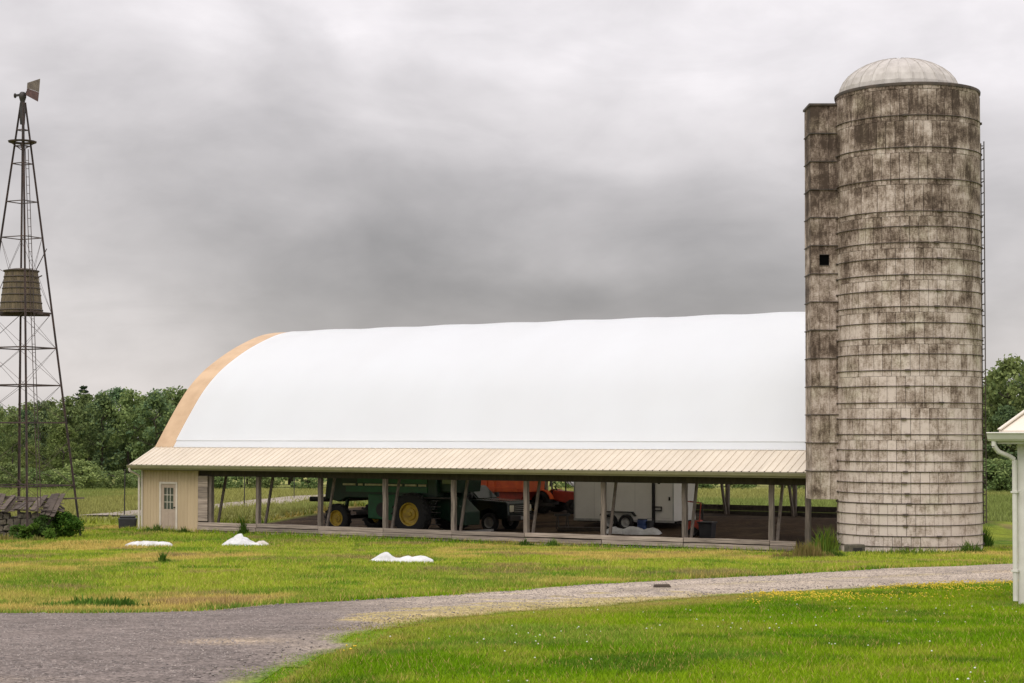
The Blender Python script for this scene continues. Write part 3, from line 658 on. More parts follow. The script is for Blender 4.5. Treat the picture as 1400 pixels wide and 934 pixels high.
# ------------------------------------------------------------------ silo
SX, SY, SR, SZ0, SZ1 = 13.12, 60.5, 2.35, .1, 15.42
silo = thing('silo', 'tall weathered concrete stave silo with a pale ribbed metal dome', 'silo', (SX, SY, 0))
NST = 50; CH = 1.022; T = .055
def stave_verts(a0, a1, z0, z1, r0, r1, seg=3):
    V = []; F = []
    for r in (r0, r1):
        for z in (z0, z1):
            for k in range(seg + 1):
                t = a0 + (a1 - a0) * k / seg; V.append((r * math.cos(t), r * math.sin(t), z))
    n = seg + 1; i0, i1, o0, o1 = 0, n, 2 * n, 3 * n
    for k in range(seg):
        F += [(o0 + k, o0 + k + 1, o1 + k + 1, o1 + k), (i0 + k, o0 + k, o0 + k + 1, i0 + k + 1)[::-1], (i1 + k, i1 + k + 1, o1 + k + 1, o1 + k)[::-1], (i0 + k, i1 + k, i1 + k + 1, i0 + k + 1)[::-1]]
    F += [(i0, o0, o1, i1), (i0 + seg, i1 + seg, o1 + seg, o0 + seg)]
    return V, F
def toned(name, V, F, tones, parent):
    me = bpy.data.meshes.new(name); me.from_pydata(V, [], F); me.materials.append(M['stave'])
    at = me.attributes.new('tone', 'FLOAT', 'POINT'); at.data.foreach_set('value', tones); me.update()
    return link(name, me, None, parent)
pieces = []; z = SZ0 - .25; c = 0
while z < SZ1 - .05:
    z1 = min(z + CH, SZ1 - .12)
    for k in range(NST):
        a0 = 2 * PI * (k + (.5 if c % 2 else 0)) / NST; a1 = a0 + 2 * PI / NST; am = (a0 + a1) / 2
        face = -(math.cos(am) * SX + math.sin(am) * (SY)) / math.hypot(SX, SY)
        pieces.append((face + rnd.uniform(-.04, .04) * 0, a0, a1, z, z1, rnd.random()))
    z += CH; c += 1
pieces.sort(key=lambda p: -p[0])
rv, rf, rt = [], [], []
for i, (fc, a0, a1, z0, z1, tone) in enumerate(pieces):
    da = .007 / SR; jr = rnd.uniform(-.008, .012)
    V, F = stave_verts(a0 + da, a1 - da, z0 + .005, z1 - .005, SR - T, SR + jr)
    if i < 300: toned('stave', V, F, [tone] * len(V), silo)
    else:
        o0 = len(rv); rv += V; rf += [tuple(q + o0 for q in fq) for fq in F]; rt += [tone] * len(V)
o = toned('staves', rv, rf, rt, silo); o['kind'] = 'stuff'
MB().lathe([(0, SZ0 - .3), (SR - .045, SZ0 - .3), (SR - .045, SZ1 - .15), (0, SZ1 - .15)], 48).build('lining', 'dark_in', silo)
MB().lathe([(SR - .10, SZ1 - .13), (SR + .02, SZ1 - .13), (SR + .03, SZ1 - .06), (SR + .02, SZ1 - .03), (SR - .12, SZ1 - .03), (SR - .10, SZ1 - .13)], 64).build('rim', 'hoop', silo, auto=40)
# hoops: one to a course at the top, two lower down, three near the ground
hz = []; z = SZ1 - 1.08
while z > SZ0 + .1:
    hz.append(z); z -= 1.022 if z > 11.5 else (.511 if z > 4.1 else .341)
def hoop_mesh(r):
    mb = MB(); n = 72; V = []; F = []; w = .015
    for k in range(n):
        t = 2 * PI * k / n
        for j in range(6):
            q = 2 * PI * j / 6; rr = r + w * math.cos(q); V.append((rr * math.cos(t), rr * math.sin(t), w * math.sin(q)))
    for k in range(n):
        for j in range(6): F.append((k * 6 + j, ((k + 1) % n) * 6 + j, ((k + 1) % n) * 6 + (j + 1) % 6, k * 6 + (j + 1) % 6))
    me = mb.add(V, F).mesh('hoop', True); me.materials.append(M['hoop']); return me
hm = hoop_mesh(SR + .022)
lugm = MB().box(-.035, .035, -.08, .08, -.028, .028).mesh('lug'); lugm.materials.append(M['hoop'])
for k, z in enumerate(hz):
    h = link('hoop', hm, None, silo); h.location = (0, 0, z + rnd.uniform(-.012, .012)); h.rotation_euler = (rnd.uniform(-.003, .003), rnd.uniform(-.003, .003), 0)
    for t in (math.radians(-104 + rnd.choice((-2, 0, 0, 1, 26, 52)) + rnd.uniform(-2, 2)), math.radians(-178), math.radians(-15)):
        l = link('lug', lugm, None, h); l.location = ((SR + .03) * math.cos(t), (SR + .03) * math.sin(t), 0); l.rotation_euler = (0, 0, t)
# old door panel and dome
dome = MB(); nr_, nz_ = 56, 8; DR, DH, DCX = 1.97, 1.22, -.26; V = []; F = []
for j in range(nz_ + 1):
    ph = (PI / 2) * j / nz_
    for k in range(nr_ * 2):
        t = 2 * PI * k / (nr_ * 2); r = DR * math.cos(ph) * (1 + (.014 if k % 4 == 0 else -.004)); V.append((DCX + r * math.cos(t), r * math.sin(t), SZ1 - .08 + DH * math.sin(ph) + (.012 if k % 4 == 0 else 0)))
n2 = nr_ * 2
for j in range(nz_):
    for k in range(n2): F.append((j * n2 + k, j * n2 + (k + 1) % n2, (j + 1) * n2 + (k + 1) % n2, (j + 1) * n2 + k))
dome.add(V, F); dm = dome.build('dome', 'dome', silo)
for k in range(28):
    t = 2 * PI * k / 28; P = []
    for j in range(9):
        ph = (PI / 2) * j / 8 * .97; P.append((DCX + DR * 1.012 * math.cos(ph) * math.cos(t), DR * 1.012 * math.cos(ph) * math.sin(t), SZ1 - .08 + DH * 1.01 * math.sin(ph)))
    mb = MB()
    for a, b in zip(P[:-1], P[1:]): mb.bar(a, b, .03, .03)
    mb.build('rib', 'dome', dm)
# chute up the left side, its own small staves and hoops
CX0, CX1, CY0, CY1, CZ0, CZ1 = 9.89 - SX, 10.98 - SX, -.14, 1.06, 1.98, 15.02
mb = MB(); mb.box(CX0 + .05, CX1 + .4, CY0 + .05, CY1 - .05, CZ0 + .02, CZ1 - .05)
hx0, hx1, hz0 = CX0 + .29, CX0 + .59, 9.72
ch = mb.build('chute', 'dark_in', silo); ch['label'] = 'square concrete chute running up the side of the silo'
zs = np.arange(CZ0, CZ1 - .2, .932)
for ci, z in enumerate(zs):
    z1 = min(z + .932, CZ1)
    for k, (xa, xb) in enumerate(((0, .28), (.28, .60), (.60, .92))):
        segs = [(z, z1)]
        if k == 1 and z < hz0 < z1: segs = [(z, hz0), (hz0 + .34, z1)]
        for a, b in segs:
            mb = MB(); j = rnd.uniform(-.008, .01); mb.box(CX0 + xa + .004, CX0 + xb - .004, CY0 - j, CY0 + .05, a + .005, b - .005); toned('stave', mb.v, [q for q in mb.f], [rnd.random() * .9 - .5] * 8, ch)
    for k in range(4):
        y0 = CY0 + .055 + k * .285; mb = MB(); mb.box(CX0 - rnd.uniform(0, .012), CX0 + .05, y0 + .004, y0 + .291, z + .005, z1 - .005); toned('stave', mb.v, mb.f, [rnd.random() * .9 - .5] * 8, ch)
    if ci:
        mb = MB(); mb.bar((CX0 - .02, CY0 - .022, z), (CX1 + .3, CY0 - .022, z), .03); mb.bar((CX0 - .022, CY0 - .02, z), (CX0 - .022, CY1, z), .03); mb.build('hoop', 'hoop', ch)
MB().box(CX0 - .05, CX1 + .2, CY0 - .05, CY1 + .05, CZ1, CZ1 + .07).build('chute_cap', 'hoop', ch)
mb = MB(); mb.box(hx0, hx1, CY0 + .02, CY0 + .045, hz0, hz0 + .34); mb.build('hatch_black_plate', 'void', ch)  # black plate paints in the dark inside of the hatch
for dx, dz, w, h in ((-.02, -.02, .34, .02), (-.02, .34, .34, .02)): MB().box(hx0 + dx, hx0 + dx + w, CY0 - .02, CY0 + .01, hz0 + dz, hz0 + dz + h).build('hatch_trim', 'hoop', ch)
# ladder on the right flank
lad = MB()
LX = SR + .15
for y in (-.2, .2): MB().bar((LX, y, 1.2), (LX, y, SZ1 - 1.6), .03).build('ladder_rail', 'hoop', silo)
for k in range(34): MB().bar((LX, -.2, 1.4 + k * .37), (LX, .2, 1.4 + k * .37), .025).build('ladder_rung', 'hoop', silo)
for k in range(12): MB().bar((SR, 0, 1.6 + k * 1.1), (LX + .02, 0, 1.6 + k * 1.1), .03).build('ladder_bracket', 'hoop', silo)
blk = on_ground(1160, 757)
bz = g1(blk.x, blk.y - .1)
t = thing('block', 'dark square block lying against the foot of the silo', 'block', (10.95, 58.55, g1(10.95, 58.55)), .3)
MB().box(-.28, .28, -.2, .2, -.05, .30).build('body', 'stone', t, bevel=.03); MB().box(-.16, .16, -.21, -.195, .06, .2).build('painted_recess', 'dark_in', t)  # dark plate on the front face imitates the shade of a hollow

# ------------------------------------------------------------------ windmill tower with its tank
WY = 74.0; WX = (28 - 700) / FPX * WY
def wz(py): return CAM.z + at_Y(28, py, WY).z - CAM.z
wm = thing('windmill_tower', 'rusty steel lattice windmill tower with a bare head and tail vane', 'windmill', (WX, WY, 0))
WT = wz(140)
feet = [Vector((.88, -2.25, 0)), Vector((2.30, .55, 0)), Vector((-.70, 2.25, 0)), Vector((-2.40, -.55, 0))]
apex = [Vector((f.x * .035, f.y * .035, WT)) for f in feet]
def leg(i, z): f, a = feet[i], apex[i]; return f.lerp(a, (z - 0) / WT)
for i in range(4):
    f = feet[i]; mb = MB(); zg = g1(WX + f.x, WY + f.y)
    d = (leg(i, WT) - leg(i, 0)).normalized(); mb.bar(leg(i, zg - .15), leg(i, WT), .068, .02, up=(1, 0, 0)); mb.bar(leg(i, zg - .15) + Vector((.033, .03, 0)), leg(i, WT) + Vector((.02, .02, 0)), .02, .068, up=(1, 0, 0)); mb.build('leg', 'steel_rust', wm)
lev = [wz(p) for p in (664, 605, 578, 527, 476, 428, 325, 276, 224, 200, 178)]
for z in lev[:1] + lev[2:]:
    for i in range(4):
        a, b = leg(i, z), leg((i + 1) % 4, z); MB().bar(a, b, .05 if z < 12 else .035, .05 if z < 12 else .035).build('girt', 'steel_rust', wm)
zz = [0.3] + sorted(lev)
for a, b in zip(zz[:-1], zz[1:]):
    if a > 11.5 or b - a < .8: continue
    for i in range(4):
        for p, q in ((leg(i, a), leg((i + 1) % 4, b)), (leg((i + 1) % 4, a), leg(i, b))): MB().tube(p, q, .008, 4).build('brace_rod', 'steel_rust', wm)
# ladder inside one face
lp = leg(0, 0).lerp(leg(1, 0), .28)
def lad_p(z, k): return leg(0, z).lerp(leg(1, z), .22) + Vector((.12 * k, .05, 0))
for k in (0, 1): MB().bar(lad_p(.4, k), lad_p(wz(205), k), .025).build('ladder_rail', 'steel_rust', wm)
for j in range(44):
    z = .6 + j * .34
    if z < wz(205): MB().bar(lad_p(z, 0), lad_p(z, 1), .018).build('ladder_rung', 'steel_rust', wm)
# pump pipe down the middle
MB().tube((0, 0, .2), (0, 0, WT), .02, 6).build('pump_rod', 'steel_rust', wm)
# top platform and head
pz = wz(194)
pl = MB(); pl.lathe([(.30, pz - .02), (.56, pz - .03), (.58, pz + .02), (.30, pz + .03), (.30, pz - .02)], 14); pl.build('platform', 'steel_rust', wm)
for k in range(4): MB().bar((0, 0, pz - .35), (.5 * math.cos(k * PI / 2 + .4), .5 * math.sin(k * PI / 2 + .4), pz - .02), .03).build('platform_stay', 'steel_rust', wm)
hd = MB(); hd.lathe([(0, WT - .9), (.10, WT - .9), (.13, WT - .3), (.09, WT), (.12, WT + .1), (.15, WT + .2), (.15, WT + .34), (.08, WT + .42), (0, WT + .42)], 10); hd.build('gear_head', 'dark_metal', wm, auto=40)
MB().bar((-.35, .05, WT + .28), (.30, -.05, WT + .34), .09, .08).build('hub_shaft', 'dark_metal', wm)
MB().lathe([(0, 0), (.08, 0), (.11, .04), (.08, .08), (0, .08)], 12, 'x', (-.36, .05, WT + .28)).build('hub', 'dark_metal', wm)
v0 = (at_Y(41, 118, WY) - Vector((WX, WY, 0))); vt = lambda px, py: at_Y(px, py, WY) - Vector((WX, WY, 0))
MB().bar((.1, 0, WT + .3), v0, .05).build('tail_arm', 'dark_metal', wm)
def plate(P, name, m, th=.015):
    mb = MB(); n = len(P); mb.add([(p.x + .0, p.y - th + k, p.z) for p, k in P] + [(p.x, p.y + th + k, p.z) for p, k in P], [tuple(range(n)), tuple(range(2 * n - 1, n - 1, -1))] + [(k, n + k, n + (k + 1) % n, (k + 1) % n) for k in range(n)]); return mb.build(name, m, wm)
plate([(vt(41, 116), -.4), (vt(50.5, 104.5), .5), (vt(49, 123), .5), (vt(40.5, 123), -.4)], 'tail_vane', 'vane')
plate([(vt(40.5, 123.4), -.4), (vt(49, 123.4), .5), (vt(47.5, 136), .5), (vt(39.5, 133), -.4)], 'tail_vane', 'vane_red')
MB().bar(vt(64, 340), vt(48, 372), .03).build('loose_stay', 'steel_rust', wm)
MB().bar(vt(-10, 363), vt(8, 373), .02).build('loose_stay', 'steel_rust', wm)
# barrel tank on beams at mid height
tz0, tz1 = wz(428), wz(371)
for k, yy in enumerate((-.55, 0, .55)):
    MB().bar((-1.0, yy, tz0 - .05), (1.0, yy + .1, tz0 - .05), .08, .09).build('tank_beam', 'steel_rust', wm)
tk = thing('water_tank', 'old tapered wooden barrel tank perched inside the windmill tower', 'water tank', (WX, WY, tz0 + .005))
H = tz1 - tz0; R0, R1 = .86, .65
def tr(z): return R0 + (R1 - R0) * z / H
nst = 30; sv = MB(); V = []; a = PI / nst * .96
for z in (0, H):
    for r, t in ((tr(z), -a), (tr(z), a), (tr(z) - .05, a), (tr(z) - .05, -a)): V.append((r * math.cos(t), r * math.sin(t), z))
sv.add(V, [(0, 1, 2, 3), (7, 6, 5, 4), (0, 4, 5, 1), (1, 5, 6, 2), (2, 6, 7, 3), (3, 7, 4, 0)]); sme = sv.mesh('stave'); sme.materials.append(M['tank'])
for k in range(nst): o = link('stave', sme, None, tk); o.rotation_euler = (0, 0, 2 * PI * k / nst)
for z in (.10, .40, .72, .98, 1.22, 1.45):
    r = tr(z) + .006; MB().lathe([(r, z - .025), (r + .018, z - .025), (r + .016, z + .025), (r - .004, z + .025), (r, z - .025)], 30).build('hoop', 'hoop', tk, True)
MB().lathe([(0, H - .03), (R1 + .05, H - .03), (R1 + .07, H + .02), (R1 * .5, H + .10), (0, H + .13)], 24).build('lid', 'hoop', tk)
MB().lathe([(0, .03), (R0 - .06, .03), (R0 - .06, .08), (0, .08)], 24).build('tank_floor', 'tank', tk)
MB().bar((.60, -.3, H - .35), (.95, -.45, H - .22), .04).build('pipe_stub', 'hoop', tk)

# ruin under the tower: rubble walls with a fallen board roof
RX = (33 - 700) / FPX * 73.4; ruin = thing('ruined_hut', 'small tumbledown stone hut with a collapsed board roof', 'hut', (RX, 73.5, 0))
for row in range(4):
    for side, (p, q, n) in enumerate((((-1.15, -.75), (1.05, -.75), 8), ((1.05, -.75), (1.05, .8), 6), ((-1.15, .8), (1.05, .8), 8), ((-1.15, -.75), (-1.15, .8), 6))):
        for k in range(n):
            if row == 3 and rnd.random() < .35: continue
            t0 = (k + (.5 if row % 2 else 0)) / n; c = Vector((p[0] + (q[0] - p[0]) * t0, p[1] + (q[1] - p[1]) * t0, row * .25 + .05)); mb = MB(); V = []
            L_ = .5 * math.hypot(q[0] - p[0], q[1] - p[1]) / n * .95
            for dz in (0, .235):
                for dx, dy in ((-1, -1), (1, -1), (1, 1), (-1, 1)):
                    ex, ey = (L_, .13) if p[1] == q[1] else (.13, L_); V.append((c.x + dx * ex * rnd.uniform(.6, 1.1), c.y + dy * ey * rnd.uniform(.7, 1.25), c.z + dz * rnd.uniform(.8, 1.1) + rnd.uniform(-.04, .04)))
            mb.add(V, [(0, 3, 2, 1), (4, 5, 6, 7), (0, 1, 5, 4), (1, 2, 6, 5), (2, 3, 7, 6), (3, 0, 4, 7)]).build('stone', 'stone', ruin)
for k in range(15):
    x = -1.45 + k * .2; sag = .30 * math.sin(PI * (k - 2) / 14) - (.25 if k > 11 else 0) * (k - 11) / 3
    zt = 1.42 + .22 * math.sin(k * .55 + .6) * .5 + .1; zl = 1.12 + rnd.uniform(-.08, .06) - (.06 * (k - 10) if k > 10 else 0)
    MB().bar((x + rnd.uniform(-.1, .1), -1.05, zl), (x + rnd.uniform(-.06, .25), .25 + rnd.uniform(-.1, .1), zt + .12), .19, .03).build('board', 'board', ruin)
for k in range(9):
    y = -.9 + k * .12; MB().bar((-1.5 + rnd.uniform(-.1, .3), y, 1.19 + k * .045 + rnd.uniform(-.02, .05)), (1.2 + rnd.uniform(-.3, .5), y + rnd.uniform(-.2, .2), 1.20 + k * .04 - rnd.uniform(.0, .16)), .12, .03).build('board', 'board', ruin)
for k in range(6):
    MB().bar((.6 + k * .08, -.4 + k * .2, 1.35 + .03 * k), (1.75 - .05 * k, -.6 + k * .2, .92 + rnd.uniform(0, .25)), .13, .03).build('board', 'board', ruin)
MB().bar((.3, .2, 1.5), (2.3, .5, 1.56), .09, .06).build('fallen_pole', 'board', ruin)
MB().bar((-1.5, .35, 1.62), (1.2, .32, 1.50), .12, .12).build('ridge_pole', 'board', ruin)


# ------------------------------------------------------------------ machines under the barn roof
def floor_z(x, y): return g1(x, y)
def wheel(parent, x, y, r, w, rim_r, rim_mat, outer=-1, lugs=18, name='wheel', tyre='black'):
    """wheel with axle along y at (x, y), resting on z = 0; outer = sign of the outer face"""
    wroot = MB(); h = w / 2; n = 32
    prof = [(rim_r, -h * .8), (rim_r * 1.06, -h * .95), (r * .86, -h), (r * .97, -h * .78), (r, -h * .5), (r, h * .5), (r * .97, h * .78), (r * .86, h), (rim_r * 1.06, h * .95), (rim_r, h * .8), (rim_r, -h * .8)]
    wroot.lathe(prof, n, 'y', (x, y, r)); ty = wroot.build(name, tyre, parent, auto=50)
    mb = MB(); o = outer
    mb.lathe([(rim_r * 1.03, o * h * .86), (rim_r * .92, o * h * .80), (rim_r * .86, o * h * .35), (rim_r * .55, o * h * .28), (rim_r * .5, o * h * .5), (rim_r * .22, o * h * .55), (rim_r * .18, o * h * .75), (0, o * h * .75)], n, 'y', (x, y, r)); rm = mb.build('rim', rim_mat, ty, auto=40)
    if lugs:
        mb = MB()
        for k in range(lugs):
            t = 2 * PI * k / lugs
            for sg, ph in ((1, 0), (-1, PI / lugs)):
                a = t + ph; c0 = Vector((x + r * .985 * math.cos(a), y, r + r * .985 * math.sin(a))); c1 = Vector((x + r * .985 * math.cos(a + .16), y + sg * h * .95, r + r * .985 * math.sin(a + .16)))
                mb.bar(c0, c1, .05, .05, up=(math.cos(a), 0, math.sin(a)))
        mb.build('tread', tyre, ty)
    return ty

# green harvester
p = at_Y(563, 703, 75.0)
cb = thing('combine_harvester', 'green harvester with yellow wheel rims parked under the barn roof', 'harvester', (p.x, p.y, floor_z(p.x, p.y)), -BA)
for y, o in ((0, -1), (3.05, 1)): wheel(cb, 0, y, .86, .5, .47, 'yellow', o, 20)
for y, o in ((.15, -1), (2.8, 1)): wheel(cb, -3.88, y, .60, .36, .33, 'yellow', o, 16)
MB().prism([(-4.75, 1.42), (-4.62, 2.5), (-4.2, 2.95), (.95, 2.95), (1.0, 1.55), (.2, 1.35), (-1.0, 1.30), (-2.5, 1.46), (-3.6, 1.46), (-4.0, 1.28)], .34, 2.72).build('hull', 'green_dark', cb, bevel=.04)
MB().prism([(-2.45, .62), (-2.45, 1.62), (-.98, 1.62), (-.98, 1.0), (-1.15, .55)], .30, 2.6).build('side_panel', 'green', cb, bevel=.03)
MB().prism([(-3.6, 1.72), (-3.6, 1.96), (.55, 1.96), (.55, 1.72)], .305, .335).build('side_panel', 'green', cb)
MB().prism([(-3.0, 2.10), (-3.0, 2.7), (.55, 2.7), (.55, 2.10)], .305, .335).build('side_panel', 'green', cb)
for a, b in ((-3.75, -3.1), (-2.95, -2.72), (-2.6, -.72), (-.55, .02), (.12, .5)): MB().box(a, b, .285, .33, 1.985, 2.065).build('stripe', 'stripe', cb)
MB().bar((-3.88, .3, .62), (-3.88, 2.7, .62), .16, .16).build('rear_axle', 'dark_metal', cb); MB().bar((0, .25, .86), (0, 2.8, .86), .24, .24).build('front_axle', 'green_dark', cb)
for y in (.6, 2.4): MB().bar((-3.88, y, .62), (-3.7, y, 1.5), .14, .1).build('axle_strut', 'green_dark', cb)
MB().bar((-3.9, 1.5, .75), (-1.1, 1.5, .95), .12, .14).build('frame_rail', 'dark_metal', cb)
MB().prism([(.96, 1.75), (.96, 3.3), (1.15, 3.45), (1.9, 3.45), (2.0, 3.25), (1.8, 1.75)], .6, 2.4).build('cab', 'green_dark', cb, bevel=.04)
MB().prism([(1.05, 2.1), (1.05, 3.15), (1.85, 3.15), (1.74, 2.1)], .57, .595).build('cab_window', 'glass', cb)
MB().prism([(.55, .75), (.7, 1.7), (1.1, 1.7), (2.0, .95), (2.0, .4), (1.6, .4)], .95, 2.05).build('feeder_house', 'green_dark', cb, bevel=.03)
MB().box(.55, 1.9, .1, .55, 1.50, 1.56).build('platform', 'dark_metal', cb)
for k in range(5): MB().box(.95, 1.35, .02, .12, .45 + k * .24, .48 + k * .24).build('step', 'dark_metal', cb)
MB().tube((-5.7, .6, 1.36), (-4.7, .6, 1.36), .11, 10).build('discharge_spout', 'black', cb)
MB().tube((-3.2, .22, 3.1), (.4, .22, 3.12), .13, 10).build('unloading_auger', 'green_dark', cb)
mb = MB(); mb.lathe([(0, -.03), (.3, -.03), (.3, .03), (0, .03)], 18, 'y', (-1.7, .285, 1.0)); mb.build('pulley', 'dark_metal', cb)
MB().bar((-3.3, .4, .92), (-2.5, .4, .92), .05, .07).build('tie_rod', 'dark_metal', cb)
MB().bar((-2.9, .5, 1.05), (-2.5, .6, .7), .06, .08).build('linkage', 'dark_metal', cb)

# dark pickup truck
p = at_Y(668, 712, 78.2)
pk = thing('pickup_truck', 'dark green-black pickup truck facing out beside the orange wagon', 'truck', (p.x, p.y, floor_z(p.x, p.y)), -BA)
for x in (0, -3.5):
    for y, o in ((0.12, -1), (1.75, 1)): wheel(pk, x, y, .40, .27, .23, 'alum', o, 0)
MB().prism([(.95, .55), (1.0, .75), (.97, 1.20), (.85, 1.30), (-.62, 1.38), (-2.55, 1.38), (-2.6, 1.30), (-4.7, 1.30), (-4.75, .6), (-3.95, .55), (-3.85, .85), (-3.5, .98), (-3.15, .85), (-3.05, .5), (-.45, .5), (-.35, .85), (0, .98), (.35, .85), (.45, .55)], 0, 1.9).build('body', 'truck', pk, bevel=.05)
MB().prism([(-.65, 1.385), (-1.25, 1.93), (-2.35, 1.95), (-2.62, 1.385)], .12, 1.78).build('cab', 'truck', pk, bevel=.06)
MB().add([(-.63, .22, 1.42), (-.63, 1.68, 1.42), (-1.17, 1.6, 1.90), (-1.17, .3, 1.90), (-.66, .22, 1.40), (-.66, 1.68, 1.40), (-1.21, 1.6, 1.89), (-1.21, .3, 1.89)], [(0, 1, 2, 3), (7, 6, 5, 4), (0, 4, 5, 1), (1, 5, 6, 2), (2, 6, 7, 3), (3, 7, 4, 0)]).build('windscreen', 'glass', pk)
MB().prism([(-.85, 1.44), (-1.28, 1.86), (-1.68, 1.86), (-1.68, 1.44)], .105, .118).build('side_window', 'glass', pk)
MB().prism([(-1.76, 1.44), (-1.76, 1.86), (-2.3, 1.86), (-2.5, 1.44)], .105, .118).build('side_window', 'glass', pk)
MB().box(1.0, 1.03, .42, 1.48, .82, 1.16).build('grille', 'dark_metal', pk)
for k in range(4): MB().box(1.032, 1.042, .44, 1.46, .85 + k * .08, .875 + k * .08).build('grille_bar', 'chrome', pk)
for y in (.08, 1.50): MB().box(.99, 1.035, y, y + .32, .86, 1.14).build('headlight', 'lamp', pk, bevel=.02)
MB().box(.98, 1.12, -.02, 1.92, .48, .72).build('bumper', 'dark_metal', pk, bevel=.03)
MB().box(1.122, 1.13, .8, 1.1, .52, .66).build('number_plate', 'alum', pk)
for y in (-.2, 1.92): MB().box(-.95, -.78, y, y + .18, 1.42, 1.62).build('mirror', 'black_plastic', pk, bevel=.02)
MB().prism([(.84, 1.305), (-.6, 1.385), (-.6, 1.40), (.8, 1.33)], .35, 1.55).build('bonnet_bulge', 'truck', pk, bevel=.02)
for x in (-1.72,): MB().box(x - .01, x + .01, -.006, .003, .62, 1.36).build('door_seam', 'black', pk)
MB().box(-1.62, -1.45, -.025, -.002, 1.2, 1.24).build('door_handle', 'chrome', pk)

# orange wagon with dark lettering
p = at_Y(690, 700, 85.5)
wg = thing('farm_wagon', 'orange steel box wagon with black lettering behind the pickup', 'wagon', (p.x, p.y, floor_z(p.x, p.y)), -BA)
MB().prism([(-2.1, 1.15), (-2.25, 2.75), (1.25, 2.75), (1.15, 1.15)], 0, 1.7).build('box', 'orange', wg, bevel=.02)
MB().prism([(-1.5, .75), (-2.0, 1.148), (1.05, 1.148), (.7, .75)], .2, 1.5).build('hopper', 'red', wg, bevel=.02)
for x in (-2.05, -1.05, -.62, 1.02): MB().box(x, x + .09, -.06, -.003, 1.16, 2.74).build('stake', 'orange', wg)
MB().box(-2.2, 1.2, -.075, -.062, 2.68, 2.76).build('top_rail', 'red', wg)
MB().box(-2.05, 1.12, -.075, -.062, 1.30, 1.37).build('side_rail', 'orange', wg)
for x in (-1.4, .6):
    for y, o in ((.1, -1), (1.6, 1)): wheel(wg, x, y, .42, .28, .22, 'yellow', o, 0)
    MB().bar((x, .1, .42), (x, 1.6, .42), .12).build('axle', 'dark_metal', wg)
MB().bar((-1.5, .85, .62), (2.2, .85, .55), .12).build('drawbar', 'dark_metal', wg)
for a, b in ((-1.4, .75), (.6, .75)): MB().bar((a, .85, .42), (a, .85, .8), .2).build('bolster', 'dark_metal', wg)
# lettering on its side: the painted strokes, too worn to read
def stroke(x, w, kind, h=.26, z=1.72):
    mb = MB(); y0, y1 = -.010, -.003
    if kind == 'o':
        for a, b, c, d in ((0, w, 0, .06), (0, w, h * .7 - .06, h * .7), (0, .06, .06, h * .7 - .06), (w - .06, w, .06, h * .7 - .06)): mb.box(x + a, x + b, y0, y1, z + c, z + d)
    elif kind == 'k': mb.box(x, x + .07, y0, y1, z, z + h); mb.bar((x + .07, -.0065, z + h * .4), (x + w, -.0065, z + h), .007, .06, up=(-1, 0, 1)); mb.bar((x + .09, -.0065, z + h * .5), (x + w, -.0065, z), .007, .06, up=(1, 0, 1))
    elif kind == 'l': mb.box(x, x + .065, y0, y1, z, z + h)
    else: mb.box(x, x + .06, y0, y1, z + .07, z + h * .7); mb.box(x + w - .06, x + w, y0, y1, z + .07, z + h * .7); mb.box(x, x + w, y0, y1, z, z + .06)
    return mb
for x, w, k in ((-.42, .17, 'k'), (-.20, .15, 'o'), (.0, .15, 'o'), (.20, .065, 'l'), (.31, .15, 'u'), (.50, .065, 'l')): stroke(x, w, k).build('lettering', 'black', wg)
MB().lathe([(0, -.012), (.1, -.012), (.1, -.003), (0, -.003)], 16, 'y', (.82, 0, 1.85)).build('emblem', 'dark_metal', wg)

# red tractor
p = at_Y(741, 691, 86.0)
tz = floor_z(p.x, p.y)
tc_ = thing('tractor', 'small red tractor with black tyres beside the white trailer', 'tractor', (p.x, p.y, tz), -BA)
for y, o in ((0, -1), (1.35, 1)): wheel(tc_, 0, y, .52, .32, .28, 'dark_metal', o, 16)
for y, o in ((.15, -1), (1.2, 1)): wheel(tc_, 1.55, y, .33, .2, .18, 'dark_metal', o, 12)
MB().prism([(.35, .62), (.35, 1.08), (1.75, 1.0), (1.95, .9), (1.97, .5), (1.0, .5)], .38, .98).build('hood', 'red', tc_, bevel=.05)
MB().box(1.972, 1.99, .42, .94, .52, .88).build('grille', 'black', tc_)
MB().prism([(-.4, .4), (-.4, .62), (.4, .62), (.4, .4)], .45, .9).build('gearbox', 'dark_metal', tc_)
for y in (-.16, 1.16):
    mb = MB(); P = [(.58 * math.cos(t), .54 + .58 * math.sin(t)) for t in np.linspace(.25, 2.6, 8)]; mb.prism(P + [(x * .94, .54 + (z - .54) * .94) for x, z in P[::-1]], y, y + .34); mb.build('fender', 'orange', tc_)
MB().box(-.35, .1, .42, .92, .78, .86).build('seat', 'black', tc_, bevel=.03); MB().box(-.40, -.33, .42, .92, .86, 1.2).build('seat_back', 'black', tc_, bevel=.03)
MB().bar((.45, .68, 1.05), (.28, .68, 1.25), .04).build('steering_column', 'black', tc_)
mb = MB(); mb.lathe([(.17, -.015), (.2, 0), (.17, .015), (.15, 0), (.17, -.015)], 16, 'x', (.27, .68, 1.27)); mb.build('steering_wheel', 'black', tc_)
for y in (.16, 1.2): MB().bar((-.42, y, .6), (-.42, y, 2.1), .07).build('roll_bar', 'stripe', tc_)
MB().bar((-.42, .12, 2.1), (-.42, 1.24, 2.1), .07).build('roll_bar', 'stripe', tc_)
MB().tube((1.0, .5, 1.02), (1.0, .5, 1.5), .035, 8).build('exhaust', 'dark_metal', tc_)

